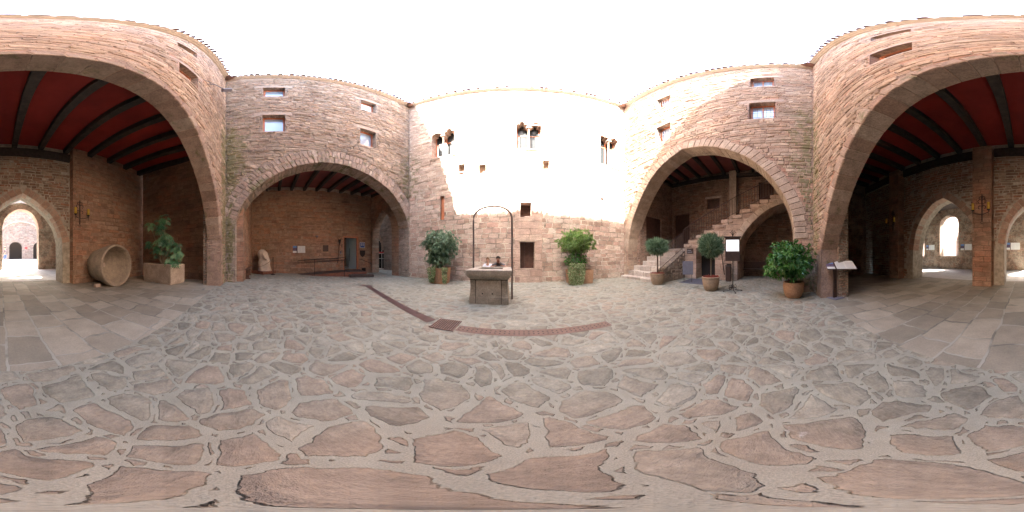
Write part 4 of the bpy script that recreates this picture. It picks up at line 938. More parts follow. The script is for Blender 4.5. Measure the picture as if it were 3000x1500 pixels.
# railing, lower flight and upper flight
def railing(P0, P1, h, n_, name='stair_railing', base=.08):
    P0, P1 = Vector(P0), Vector(P1); m = MB()
    m.tube([P0 + Vector((0,0,h)), P1 + Vector((0,0,h))], .018, 6); m.tube([P0 + Vector((0,0,base)), P1 + Vector((0,0,base))], .012, 6)
    for i in range(n_ + 1):
        p = P0.lerp(P1, i / n_); m.tube([p + Vector((0,0,base if i not in (0,n_) else -.05)), p + Vector((0,0,h))], .012 if i not in (0,n_) else .016, 6)
    return m
ra = thing('stair_railing', 7.4, 4.9, "dark iron railing on the lower stair flight, nearest the small round topped tree", "railing", "iron stair railings")
railing((6.3,4.9,.62),(8.42,4.9,1.66),1.02,22).build('balustrade', m_ironb, ra)
rb = thing('stair_railing', 8.45, 1.5, "long dark iron railing climbing the upper flight past the square pier", "railing", "iron stair railings")
a = WS.P(3.1,1.9,.12); b = WS.P(8.2,4.62,.12); railing(a, b, 1.0, 34).build('balustrade', m_ironb, rb)
a = WS.P(8.2,4.62,.12); b = WS.P(9.9,4.62,.12); railing(a, b, 1.0, 11).build('balustrade', m_ironb, rb)

# ---- well
wx0, wx1, wy0, wy1 = -1.13, -.09, 4.19, 5.36; cx, cy = (wx0+wx1)/2, (wy0+wy1)/2
we = thing('stone_well', cx, cy, "square sandstone well with a moulded rim in the middle of the courtyard", "well")
def frame_ring(mb, x0, x1, y0, y1, z0, z1, hx0, hx1, hy0, hy1, **k):
    mb.bbox((x0,y0,z0),(x1,hy0,z1),**k); mb.bbox((x0,hy1,z0),(x1,y1,z1),**k); mb.bbox((x0,hy0,z0),(hx0,hy1,z1),**k); mb.bbox((hx1,hy0,z0),(x1,hy1,z1),**k)
def loft(rects, mb, rnd=.5):
    rows = [[(x0,y0,z),(x1,y0,z),(x1,y1,z),(x0,y1,z)] for (x0,x1,y0,y1,z) in rects]
    mb.grid(rows, rnd=rnd, smooth=False, closed=True)
def prof_rect(o, z): return (wx0 - o, wx1 + o, wy0 - o, wy1 + o, z)
m = MB(); loft([prof_rect(.0,-.05),prof_rect(.0,.20),prof_rect(-.012,.215),prof_rect(-.02,.30),prof_rect(-.028,.50),prof_rect(-.015,.68)], m, .35); m.build('well_body', m_well, we, bevel=.012)
m = MB(); m.bbox((wx0+.18,wy0+.008,.0),(wx1-.18,wy0+.1,.665), rnd=.9, jit=.003); 
m.build('front_panel', m_well, we, bevel=.008)
m = MB()
for xq in (wx0+.17, wx1-.19): m.bbox((xq,wy0-.002,.02),(xq+.011,wy0+.06,.66))
m.bbox((wx0+.02,wy0-.004,.662),(wx1-.02,wy0+.05,.672)); m.build('mortar_joint', m_black, we)
for xq in (wx0+.36, wx1-.42):
    m = MB(); m.lathe([(.001,-.002),(.018,-.002),(.018,.02)], (xq,wy0+.004,.30), 8, axis=Matrix(((1,0,0),(0,0,1),(0,1,0)))); m.build('drain_hole', m_black, we)
m = MB(); loft([prof_rect(-.04,.66),prof_rect(-.01,.70),prof_rect(.05,.76),prof_rect(.06,.80)], m, .5)
hx0,hx1,hy0,hy1 = -.97,-.27,4.5,5.2
O = [prof_rect(.075,.80),prof_rect(.085,.92),prof_rect(.07,.94)]
loft(O, m, .7)
x0,x1,y0,y1,zt = prof_rect(.07,.94); q = [(x0,y0,zt),(x1,y0,zt),(x1,y1,zt),(x0,y1,zt)]; hq = [(hx0,hy0,zt),(hx1,hy0,zt),(hx1,hy1,zt),(hx0,hy1,zt)]; hb = [(p[0],p[1],.4) for p in hq]
for i in range(4):
    j = (i+1)%4; m.face([q[i],q[j],hq[j],hq[i]], rnd=.8); m.face([hq[i],hq[j],hb[j],hb[i]], rnd=.6)
m.face(hb, rnd=.2); m.build('well_rim', m_well, we, bevel=.01)
ia = thing('iron_hoop', cx, 4.78, "tall brown iron hoop with a pulley ring standing over the well", "hoop")
xa, xb, yy = wx0 - .02, wx1 + .09, 4.78
P = [(xb,yy,.0),(xb,yy,2.38)] + [((xa+xb)/2 + (xb-xa)/2*math.cos(t), yy, 2.40+.42*math.sin(t)**.85) for t in [math.pi*k/18 for k in range(1,18)]] + [(xa,yy,2.38),(xa,yy,.93)]
m = MB(); m.tube(P, .027, 8); m.build('hoop', m_ironb, ia)
m = MB(); m.tube([((xa+xb)/2+.035*math.cos(t), yy, 2.745+.04*math.sin(t)) for t in [2*math.pi*k/12 for k in range(13)]], .008, 6); m.tube([((xa+xb)/2,yy,2.78),((xa+xb)/2,yy,2.83)],.009,6); m.build('pulley_ring', m_ironb, ia)

# ---- foliage helpers
def leaf(mb, p, d, up, L, wd, rnd, fold=.25, droop=.25):
    d = d.normalized(); s = d.cross(up)
    if s.length < .01: s = d.cross(Vector((1,0,0)))
    s.normalize(); nrm = s.cross(d)
    a = p; b = p + d*L*.5 + nrm*0; c = p + d*L - Vector((0,0,1))*L*droop
    l = p + d*L*.48 + s*wd*.5 + nrm*wd*fold; r = p + d*L*.48 - s*wd*.5 + nrm*wd*fold
    i0 = len(mb.v); mb.v += [tuple(a), tuple(r), tuple(c), tuple(l), tuple(b)]
    for f in ((i0,i0+1,i0+4),(i0+1,i0+2,i0+4),(i0+4,i0+2,i0+3),(i0,i0+4,i0+3)):
        mb.f.append(f); mb.uv.append([(0,0)]*3); mb.r.append(rnd); mb.m.append(0); mb.sm.append(False)
def rdir():
    while True:
        v = Vector((random.uniform(-1,1),random.uniform(-1,1),random.uniform(-1,1)))
        if .05 < v.length < 1: return v.normalized()
def crown(mb, c, rad, ntips, nleaf, L, wd, inner=.55, lump=.35, up=.3, droop=.3, spread=.9, zmin=None, seed=0, fold=.22):
    """whorls of leaves at twig tips spread through an uneven crown"""
    tips = []
    c = Vector(c)
    while len(tips) < ntips:
        d = rdir(); k = 1 + lump * noise.noise(d * 2.1 + Vector((seed, 0, 0))) * 1.6
        r = random.uniform(inner, 1) ** .6 * k
        p = c + Vector((d.x*rad[0]*r, d.y*rad[1]*r, d.z*rad[2]*r))
        if zmin is not None and p.z < zmin: continue
        tips.append(p); ax = (Vector((d.x, d.y, d.z*.8 + up)) + rdir()*.35).normalized()
        base = random.random()
        for i in range(nleaf):
            q = (ax * (1 - spread) + rdir() * spread); q = (q + ax*.5).normalized()
            leaf(mb, p + rdir()*L*.15, q, ax, L*random.uniform(.7,1.2), wd*random.uniform(.8,1.2), min(1, max(0, base*.5 + random.random()*.5)), fold, droop)
    return tips
def branches(mb, root, tips, n_, r0=.02, mid=None):
    for p in random.sample(tips, min(n_, len(tips))):
        a = Vector(root) + Vector((random.uniform(-.05,.05),random.uniform(-.05,.05),0)); m1 = a.lerp(p,.5) + Vector((random.uniform(-.08,.08),random.uniform(-.08,.08),.08))
        mb.tube([a, m1, p], [r0, r0*.6, r0*.25], 5)

# ---- ficus in octagonal planter by the front wall
fx, fy = -3.42, 7.15
t = thing('planter_bush', fx, fy, "large drooping glossy bush with trailing ivy in a brown planter left of the well", "potted bush", "bushes in planters")
m = MB(); oc = lambda s, z: [(fx + s*math.cos(R(22.5+45*k))*1.08, fy + s*math.sin(R(22.5+45*k)), z) for k in range(8)]
m.grid([oc(.46,0), oc(.49,.36), oc(.52,.70), oc(.52,.74), oc(.46,.74), oc(.45,.66)], smooth=False, closed=True, rnd=.2); m.build('planter', m_terra, t)
m = MB(); m.face(oc(.455,.67)); m.build('soil', m_soil, t)
m = MB(); tips = crown(m, (fx,fy-.02,1.95), (.90,.62,.62), 560, 9, .13, .058, .35, .4, .0, .5, .9, seed=3)
tips += crown(m, (fx,fy-.05,1.25), (.60,.45,.50), 260, 8, .12, .052, .3, .4, -.2, .55, .9, seed=5); m.build('foliage', m_lfic, t)
m = MB(); branches(m, (fx,fy,.66), tips, 26); m.build('stem', m_bark, t)
m = MB()
for sx, w_, zb in ((-.13,.20,.10),(.50,.13,.08),(-.02,.1,.35)):
    for i in range(420):
        z = random.uniform(zb,.80); k = (z - zb)/.7; a = random.uniform(-1,1)*w_*(.6+.5*k)
        leaf(m, Vector((fx+sx+a, fy-.56-random.uniform(0,.07)+.1*abs(sx)*2, z)), (rdir()+Vector((0,-.8,-.4))), Vector((0,-1,.3)), .055, .045, random.random(), .1, .2)
m.build('ivy', m_livy, t)

# ---- laurel in planter right of the little door
lx, ly = 3.15, 7.2
t = thing('planter_bush', lx, ly, "fresh green laurel bush with ivy spilling over its square planter, right of the plank door", "potted bush", "bushes in planters")
Rz = rotz(R(-6)); m = MB()
def sq(s, z): return [tuple(Vector((lx,ly,z)) + Rz @ Vector((a*s*1.25,b*s*.85,0))) for a,b in ((-1,-1),(1,-1),(1,1),(-1,1))]
m.grid([sq(.44,0), sq(.47,.60), sq(.48,.64), sq(.43,.64), sq(.42,.56)], smooth=False, closed=True, rnd=.9); m.build('planter', m_terra, t, bevel=.01)
m = MB(); m.face(sq(.425,.58)); m.build('soil', m_soil, t)
m = MB(); tips = crown(m, (lx-.12,ly-.1,1.98), (.86,.60,.56), 560, 9, .135, .042, .3, .35, .3, .15, .9, zmin=1.42, seed=9)
m.build('foliage', m_llau, t)
m = MB(); tips2 = crown(m, (lx-.18,ly-.1,1.1), (.52,.42,.36), 170, 7, .11, .04, .3, .3, .1, .4, .9, seed=12); m.build('foliage', m_lbig, t)
m = MB(); branches(m, (lx,ly,.58), tips+tips2, 30); m.build('stem', m_bark, t)
m = MB()
for i in range(1500):
    z = random.uniform(.03,.98); w_ = .42 - .18*abs(z-.6); a = random.uniform(-1,1)*w_
    dz = .12*math.cos(a/w_*1.3)
    leaf(m, Vector((lx-.36+a, ly-.44-dz-random.uniform(0,.1), z)), rdir()+Vector((0,-.8,-.4)), Vector((0,-1,.3)), .06, .05, random.random()**.8, .1, .2)
m.build('ivy', m_livy, t)

# ---- standard trees in round pots
def potprof(r, h): return [(r*.62,0),(r*.78,h*.15),(r*.93,h*.45),(r*1.0,h*.75),(r*.99,h*.90),(r*1.03,h*.93),(r*1.03,h),(r*.94,h),(r*.92,h*.9)]
def standard(x, y, r, h, zc, cr, label, trunk_r, tilt=0, flat=.75, mat=m_bark):
    t = thing('potted_tree', x, y, label, "potted tree", "clipped trees in buff clay pots")
    m = MB(); m.lathe(potprof(r, h), (x,y,0), 32, wob=.006, rnd=.7); m.build('pot', m_pot, t)
    m = MB(); m.lathe([(0.001,h*.9),(r*.93,h*.9)], (x,y,0), 20); m.build('soil', m_soil, t)
    m = MB(); m.tube([(x,y,h*.85),(x+.01,y,h+.4),(x-.01+tilt,y,zc-.1)], [trunk_r,trunk_r*.9,trunk_r*.7], 8)
    for k in range(14):
        d = rdir(); d.z = abs(d.z)*.5-.1; m.tube([(x+tilt,y,zc-.2),(x+tilt+d.x*cr*.7,y+d.y*cr*.7,zc-.1+d.z*cr)],[trunk_r*.5,.005],4)
    m.build('trunk', mat, t)
    m = MB()
    for i in range(1500):
        d = rdir(); k = 1 + .5*noise.noise(d*2.0+Vector((x,0,0))); rr = random.uniform(.45,1)**.5*k*.9
        p = Vector((x+tilt,y,zc)) + Vector((d.x*cr*rr, d.y*cr*rr, d.z*cr*flat*rr + .05))
        ax = (d + Vector((0,0,.35)) + rdir()*.5).normalized(); b = random.random()
        for j in range(5): leaf(m, p, (ax + rdir()*.55).normalized(), ax, random.uniform(.08,.24), .018, min(1,b*.5+random.random()*.5), .1, -.05)
    m.build('foliage', m_ltop, t)
    m = MB()
    for i in range(300):
        a = random.uniform(0,6.28); rr = r*.9*math.sqrt(random.random())
        leaf(m, Vector((x+rr*math.cos(a), y+rr*math.sin(a), h*.93)), rdir()*.6+Vector((0,0,1)), Vector((1,0,0)), random.uniform(.06,.11), .04, random.random(), .1, .1)
    m.build('underplanting', m_lred, t)
    return t
standard(5.78,4.66,.33,.52,1.66,.50,"wide crowned clipped tree in a buff pot in front of the stair steps", .035, flat=.62)
standard(5.72,2.09,.325,.53,1.62,.43,"round clipped tree on a thin pale stem in a buff pot by the cellar doorway", .018, flat=.88, mat=m_barkl)

# ---- big laurel in terracotta
bx, by = 5.0, -.79
t = thing('potted_shrub', bx, by, "big glossy dark green laurel shrub in a rounded terracotta pot beside the corner pillar", "potted shrub")
m = MB(); m.lathe([(.20,0),(.26,.05),(.31,.2),(.335,.36),(.325,.47),(.31,.5),(.285,.5),(.28,.45)], (bx,by,0), 32, rnd=.5, wob=.004); m.build('pot', m_terra, t)
m = MB(); m.lathe([(.001,.46),(.285,.46)], (bx,by,0), 20); m.build('soil', m_soil, t)
m = MB(); tips = crown(m, (bx-.02,by+.12,1.18), (.66,.74,.52), 480, 9, .16, .050, .3, .38, .35, .3, .8, zmin=.60, seed=21); m.build('foliage', m_lbig, t)
m = MB(); branches(m, (bx,by,.45), tips, 34, .018); m.build('stem', m_bark, t)

# ---- stone trough with aralia
tx, ty = -6.35, -4.3
t = thing('stone_trough', tx, ty, "long rough pink stone trough standing against the arcade side wall", "trough")
zt0 = gz(tx,ty); d0 = Vector((-5.72,-3.3,0)); d1 = Vector((-6.22,-5.15,0)); ax = (d1-d0).normalized(); px_ = Vector((ax.y,-ax.x,0)); px_ = px_ if px_.x < 0 else -px_
def trow(s, z, w_=.88): 
    c = (d0+d1)/2 + px_*w_/2; L = (d1-d0).length/2
    return [tuple(c + ax*a*L*s + px_*b*w_/2*s + Vector((0,0,z))) for a,b in ((-1,-1),(1,-1),(1,1),(-1,1))]
m = MB(); m.grid([trow(.97,zt0-.03),trow(1,zt0+.1),trow(1.01,zt0+.84),trow(.99,zt0+.87),trow(.83,zt0+.87),trow(.80,zt0+.7)], smooth=False, closed=True, rnd=.6); m.build('basin', m_trough, t, bevel=.03, seg=3)
m = MB(); m.face(trow(.815,zt0+.76)); m.build('soil', m_soil, t)
fa_ = thing('aralia_plant', -6.35, -4.1, "tall aralia with big fingered dark leaves growing out of the stone trough", "plant", z=zt0+.76)
def palmate(mb, p, ax, size, rnd):
    ax = ax.normalized(); s = ax.cross(Vector((0,0,1))); s = s.normalized() if s.length > .05 else Vector((1,0,0)); f = s.cross(ax)
    for k in range(9):
        a = R(-130 + 260*k/8); d = f*math.cos(a) + s*math.sin(a)
        leaf(mb, p, d*.95 + ax*.12, ax, size*(1.1 - .35*abs(a)/2.2), size*.19, rnd, .12, .22)
m = MB(); stems = MB(); root = Vector((-6.35,-4.1,zt0+.74))
cl = [(-6.3,-4.75,2.72,.20,5),(-6.3,-4.25,2.75,.3,9),(-6.3,-3.9,2.95,.26,9),(-6.3,-4.05,2.2,.4,20),(-6.2,-3.9,1.75,.4,22),(-6.1,-3.6,1.95,.3,12),(-6.1,-3.3,1.6,.3,14),(-6.0,-3.1,1.35,.25,10),(-5.95,-3.45,1.1,.22,8),(-6.2,-4.75,1.85,.2,6),(-6.2,-4.35,1.45,.3,10),(-5.9,-3.2,.95,.2,6)]
for (x,y,z,r,n_) in cl:
    c = Vector((x,y,z)); stems.tube([root, root.lerp(c,.5)+Vector((0,0,.12)), c],[.022,.016,.01],6)
    for i in range(int(n_*1.25)):
        d = rdir(); p = c + d*r*random.uniform(.4,1.1); stems.tube([c, p],[.007,.004],4)
        palmate(m, p, (d*.5 + Vector((.6,.5,.6)) + rdir()*.3), random.uniform(.17,.27), random.random())
m.build('foliage', m_lfat, fa_); stems.build('stem', m_barkl, fa_)

# ---- stone tub lying on its side
t = thing('stone_tub', -4.4, -5.8, "huge round hollow stone tub lying on its side with its mouth to the courtyard", "tub")
zc = .90; axm = Matrix(((1,0,0),(0,0,1),(0,1,0)))       # lathe z -> world y
axm = rotz(R(4)) @ axm
pr = [(.001,-1.2),(.60,-1.2),(.70,-1.14),(.80,-.7),(.86,-.3),(.885,.0),(.885,.06),(.85,.09),(.80,.06),(.77,-.1),(.70,-.45),(.60,-.72),(.001,-.78)]
m = MB(); m.lathe(pr, (-4.45,-5.12,zc), 48, axis=axm, wob=.03, rnd=.5); m.build('hollow_stone', m_tub, t)
m = MB(); m.lathe([(.001,.02),(.10,.02),(.12,0)], (-4.45+.10,-5.90,zc+.0), 20, axis=axm, rnd=1); m.build('drain_plug', m_sand, t)
m = MB(); m.box((-3.75,-5.55,.07),(.22,.2,.16),jit=.02); m.build('wedge', m_sand, t, bevel=.02)

# ---- wall sconces
def sconce(x, y, z, label):
    t = thing('wall_sconce', x, y, label, "wall lamp", "wrought iron wall lamps", z=z)
    m = MB(); b = y + .02
    m.box((x, b, z), (.05,.03,1.15))
    for s in (-1, 1):
        for zz, r in ((.30,.10),(.02,.09),(.46,.07)):
            m.tube([(x + s*(.0 + r*(1-math.cos(a))*.9), b+.01, z + zz + r*math.sin(a)*.8) for a in [R(k*25) for k in range(0, 11)]], .016, 5)
        m.tube([(x, b, z-.30),(x+s*.12, b+.14, z-.32),(x+s*.32, b+.22, z-.27),(x+s*.33,b+.23,z-.20)], .015, 6)
        m.tube([(x+s*.33,b+.23,z-.2),(x+s*.33,b+.23,z-.45)], [.016,.004], 6)
        m.lathe([(.0,0),(.05,.01),(.07,.05)], (x+s*.33,b+.23,z-.20), 12)
    m.tube([(x, b, z-.5),(x,b,z-.6)], .014, 6)
    m.tube([(x+.055*math.cos(a), b+.01, z-.66+.055*math.sin(a)) for a in [2*math.pi*k/12 for k in range(13)]], .011, 5)
    m.tube([(x,b,z+.55),(x,b,z+.68)], [.03,.004], 5)
    m.build('iron_bracket', m_iron, t)
    for s in (-1, 1):
        m = MB(); m.lathe([(.001,0),(.058,0),(.058,.30),(.05,.30),(.05,.02)], (x+s*.33,b+.23,z-.15), 16); m.build('lamp_glass', m_amber, t)
    return t
sconce(-3.58,-6.74,3.38,"wrought iron lamp with two amber glasses on the ochre wall above the stone tub")
sconce(1.74,-6.62,3.38,"wrought iron lamp with two amber glasses on the free pier between the arcade arches")
sconce(6.85,-6.62,3.38,"wrought iron lamp lost in the dark arcade corner on the farthest pier")

# ---- info lectern by the corner pillar
t = thing('info_lectern', 4.55, -1.98, "slim brown lectern with a tilted white information panel beside the corner pillar", "lectern")
m = MB(); m.box((4.55,-1.98,.012),(.46,.40,.02), rot=rotz(R(20))); m.build('base_plate', m_slate, t)
m = MB(); m.box((4.53,-1.97,.5),(.05,.12,.98), rot=rotz(R(20))); m.build('post', m_corten, t)
fdir = Vector((-4.5,1.95,0)).normalized(); sdir = Vector((-fdir.y, fdir.x, 0)); sdir = -sdir   # to the right as seen from the court
pc = Vector((4.5,-2.03,1.045))
if (sdir.x*(-1) + sdir.y*(-2)) < 0: sdir = -sdir
def pp(a, b, h=0): return pc + sdir*(a - b*.30) - fdir*(b) + Vector((0,0,b*.62 + h))
def panel(a0,a1,b0,b1,h0,h1,name,mat,par):
    m = MB(); lo = [pp(a0,b0,h0),pp(a1,b0,h0),pp(a1,b1,h0),pp(a0,b1,h0)]; hi = [pp(a0,b0,h1),pp(a1,b0,h1),pp(a1,b1,h1),pp(a0,b1,h1)]
    m.face(hi); m.face(lo[::-1])
    for i in range(4): j=(i+1)%4; m.face([lo[i],lo[j],hi[j],hi[i]])
    return m.build(name, mat, par)
board = panel(-.34,.52,-.2,.16,-.02,0,'sign_board',m_corten,t)
panel(-.335,-.11,-.195,-.11,.002,.006,'caption_card',m_white,board); panel(-.335,-.11,-.10,.02,.002,.006,'photo_print',m_photo,board); panel(-.335,-.11,.02,.155,.002,.006,'photo_print',m_paper,board)
wp = panel(-.06,.515,-.195,.155,.002,.006,'text_card',m_white,board)
for i in range(9): panel(-.03,.20,-.17+i*.034,-.162+i*.034,.0065,.0075,'text_line',m_print,board) if i < 8 else None
for i in range(8): panel(.25,.48,-.17+i*.034,-.162+i*.034,.0065,.0075,'text_line',m_print,board)

# ---- menu stand
mx, my = 5.73, 1.26
t = thing('menu_stand', mx, my, "dark metal menu stand with a glowing white page on a scrolled iron foot", "menu stand")
f = Vector((-mx,-my,0)).normalized(); f = (f + Vector((-.05,.12,0))).normalized(); s = Vector((-f.y, f.x, 0)); s = s if s.y < 0 else -s
Rm = Matrix((( s.x, -f.x, 0),(s.y, -f.y, 0),(0,0,1)))     # local x = right as seen, local y = away
def L(a,b,z): return Vector((mx,my,0)) + s*a - f*b + Vector((0,0,z))
m = MB(); m.box(L(0,0,1.54),(.53,.09,.84),rot=Rm); m.build('cabinet', m_corten, t, bevel=.006)
m = MB(); m.box(L(0,-.01,1.985),(.60,.16,.025),rot=Rm); m.build('hood', m_iron, t)
m = MB(); m.box(L(0,-.048,1.675),(.46,.006,.41),rot=Rm); pg = m.build('menu_page', m_lit, t)
for a in (-.11,.12):
    for i in range(7):
        m = MB(); m.box(L(a,-.0525,1.68-i*.03),(.15+.03*math.sin(i*3),.002,.011),rot=Rm); m.build('text_line', m_print, pg)
m = MB(); m.tube([L(0,.02,.15),L(0,.02,1.13)],.018,8); m.tube([L(.04,.02,.7),L(.04,.02,1.13)],.008,6); m.build('pole', m_iron, t)
m = MB()
for a in range(4):
    q = math.pi/2*a + .5; c_, s_ = math.cos(q), math.sin(q)
    m.tube([Vector((mx,my,0)) + Vector((c_*r_, s_*r_, z_)) for r_, z_ in ((0,.14),(.08,.17),(.14,.12),(.10,.07),(.18,.05),(.30,.035),(.34,.03))], .013, 6)
    m.lathe([(.001,0),(.026,.01),(.026,.03),(.001,.045)], Vector((mx+c_*.34, my+s_*.34, 0)), 8)
    m.tube([Vector((mx,my,0)) + Vector((c_*(.09+.05*math.cos(k)), s_*(.09+.05*math.cos(k)), .20+.05*math.sin(k))) for k in [i*.6 for i in range(11)]], .008, 5)
m.build('scroll_foot', m_iron, t)
m = MB()
for k in range(5):
    a = R(-50+25*k); m.tube([L(0,0,2.0),L(math.sin(a)*.06,0,2.0+.10*math.cos(a)+.05),L(math.sin(a)*.14,0,2.0+.16*math.cos(a)+.07)],[.009,.007,.012],5)
m.build('finial', m_iron, t)

# ---- things around the cellar doorway
m = MB()
qd = [(6.78,4.12),(6.70,2.85),(8.22,2.40),(8.32,4.2)]; m.face([(x,y,.012) for x,y in qd]); 
for i in range(4): j=(i+1)%4; m.face([(qd[i][0],qd[i][1],.002),(qd[j][0],qd[j][1],.002),(qd[j][0],qd[j][1],.012),(qd[i][0],qd[i][1],.012)])
tag(m.build('doormat', m_mat, loc=(7.5,3.4,0)), "large blue grey mat on the paving in front of the cellar doorway", "mat")
t = thing('board_stand', 7.0, 3.72, "blank slate grey board on thin legs standing on the mat before the stairs", "board")
Q = rotz(R(28)); cb = Vector((7.0,3.75,0))
m = MB(); m.box(cb+Vector((0,0,.72)),(.025,.52,.66),rot=Q); m.build('board', m_slate, t)
for sy in (-1,1):
    m = MB(); m.tube([cb+Q@Vector((0,.19*sy,.42)),cb+Q@Vector((.04,.19*sy,0))],.009,6); m.build('leg', m_iron, t)
t = thing('wall_plaque', 8.43, 4.36, "small dark slate plaque with two chalked lines beside the cellar doorway", "plaque", z=1.43)
m = MB(); slab(m, WS, rect(3.43,3.84,1.43,1.73), (), -.03, -.002); pl = m.build('slate', m_slate if False else m_corten, t)
for z, a, b in ((1.62,3.48,3.72),(1.52,3.48,3.78)):
    m = MB(); x_ = a
    while x_ < b: w_ = random.uniform(.018,.03); slab(m, WS, rect(x_, x_+w_, z-.012, z+random.uniform(.012,.028)), (), -.034, -.031); x_ += w_+.012
    m.build('chalk_lettering', m_print, t)
t = thing('waste_bin', 8.12, 2.02, "slim brown metal waste bin standing by the stair pier behind the menu stand", "bin")
m = MB(); m.box((8.1,2.0,.38),(.24,.26,.76)); m.build('bin_body', m_corten, t, bevel=.01)
m = MB(); m.box((8.07,2.0,.80),(.26,.28,.05)); m.box((8.19,2.0,.86),(.03,.26,.1)); m.build('lid', m_iron, t, bevel=.006)
def torch(a, b, label, name='wall_torch'):
    a, b = Vector(a), Vector(b); t = tag(empty(name, tuple(a)), label, "torch holder", "iron torch holders")
    m = MB(); m.tube([a, b], .022, 7); m.lathe([(.0,-.03),(.05,0),(.0,.03)], a.lerp(b,.55), 8); m.build('shaft', m_iron, t)
    m = MB(); d = (b-a).normalized()
    m.lathe([(.03,-.25),(.05,-.15),(.085,.0),(.10,.12)], b, 10)
    for k in range(6):
        q = 2*math.pi*k/6; e = Vector((math.cos(q), math.sin(q), 0)); m.tube([b+e*.09+Vector((0,0,.08)), b+e*.11+Vector((0,0,.17)), b+e*.15+Vector((0,0,.21))],[.012,.01,.006],5)
    m.build('basket', m_iron, t); return t
torch(WS.P(5.72,.30,-.08), WS.P(5.50,1.95,-.12), "tall iron torch holder fixed on the stair wall beside the menu stand")
# bench below the stair arch
t = thing('bench', 10.15, .7, "long dark wooden bench against the wall under the stair arch", "bench", "wooden benches")
m = MB(); m.bbox((10.0,-.4,.44),(10.4,1.9,.50)); m.build('seat', m_wbrown, t, bevel=.01)
m = MB(); m.bbox((10.40,-.4,.50),(10.46,1.9,.92)); m.build('backrest', m_wbrown, t, bevel=.01)
for y in (1.75,-.25):
    m = MB(); m.lathe([(.03,0),(.035,.1),(.02,.2),(.035,.3),(.03,.44)], (10.08,y,0), 8); m.build('leg', m_wbrown, t)

# ---- loggia: bench, statue, rope, panels, ramp, door
bz = gz(-8.5,-.6)
t = thing('bench', -8.6, -.55, "carved brown wooden settle just inside the round arch", "bench", "wooden benches")
m = MB(); m.bbox((-7.95,-.72,bz+.47),(-9.95,-.25,bz+.53)); m.build('seat', m_wbrown, t, bevel=.01)
m = MB(); pts = [(-8.0,.50),(-9.4,.50),(-9.4,.95),(-9.28,1.12),(-9.1,1.08),(-8.95,1.22),(-8.7,1.26),(-8.45,1.22),(-8.3,1.08),(-8.12,1.12),(-8.0,.95)]
f1 = [(x,-.70,z+bz) for x,z in pts]; f2 = [(x,-.64,z+bz) for x,z in pts]; m.face(f1); m.face(f2[::-1])
for i in range(len(pts)): j=(i+1)%len(pts); m.face([f1[j],f1[i],f2[i],f2[j]])
m.build('backrest', m_wbrown, t)
for x in (-8.15,-9.75):
    m = MB(); m.bbox((x-.04,-.68,bz),(x+.04,-.28,bz+.06)); m.bbox((x-.035,-.62,bz+.06),(x+.035,-.34,bz+.47)); m.build('leg', m_wbrown, t, bevel=.008)
sx_, sy_ = -10.85, .52; sz_ = gz(sx_, sy_)
t = thing('statue', sx_, sy_, "weathered pale stone statue of a headless robed kneeling form on a low red plinth", "statue")
m = MB(); m.box((sx_,sy_,sz_+.09),(1.15,1.15,.18),rot=rotz(R(40))); m.build('plinth', m_plinth, t, bevel=.008)
m = MB(); rows = []
for k in range(17):
    q = k/16; z = sz_+.18+1.42*q; rx = .44-.10*q-.04*math.sin(q*7) if q < .45 else .36 - .05*(q-.45) - .22*max(0,(q-.82)/.18)**1.5; ry = rx*.85
    oy = .04 - .02*q - (.12*math.sin((q-.5)*math.pi) if q>.5 else 0)
    rows.append([(sx_ + ry*(1+.10*noise.noise((math.cos(a)*1.5,math.sin(a)*1.5,q*3)))*math.cos(a), sy_ + oy + (rx+.03*math.sin(a*9)*(1-q))*(1+.22*noise.noise((math.cos(a)*1.3+4,math.sin(a)*1.3,q*2.6)))*math.sin(a), z) for a in [2*math.pi*j/36 for j in range(36)]])
m.grid(rows, closed=True, rnd=.6); m.face(rows[-1]); m.tube([(sx_+.36,sy_-.05,sz_+1.32),(sx_+.40,sy_+.02,sz_+1.05),(sx_+.34,sy_+.18,sz_+.92)],[.07,.08,.05],8, rnd=.8); m.build('figure', m_statue, t)
rx_, ry_ = -10.0, 1.05; rz = gz(rx_, ry_)
t = thing('rope_barrier', rx_, ry_, "iron post and hanging rope that keep visitors back from the pale statue", "barrier")
m = MB(); m.lathe([(.15,0),(.14,.03),(.03,.07),(.022,.12),(.022,1.02),(.035,1.05),(.02,1.1)], (rx_,ry_,rz), 10); m.tube([(rx_,ry_-.07,rz+.92),(rx_,ry_-.02,rz+.98)],.012,6); m.build('post', m_iron, t)
m = MB(); a = Vector((rx_,ry_-.05,rz+.95)); b = Vector((-9.2,-.70,rz+1.12)); m.tube([a.lerp(b,k/14)-Vector((0,0,.48*math.sin(math.pi*k/14)**1.0*(1 if True else 0))) for k in range(15)],.013,6); m.build('rope', m_rope, t)
def wpanel(W, u0,u1,z0,z1,mat,name,par,d=-.03,th=.02): m = MB(); slab(m, W, rect(u0,u1,z0,z1), (), d, d+th); return m.build(name, mat, par)
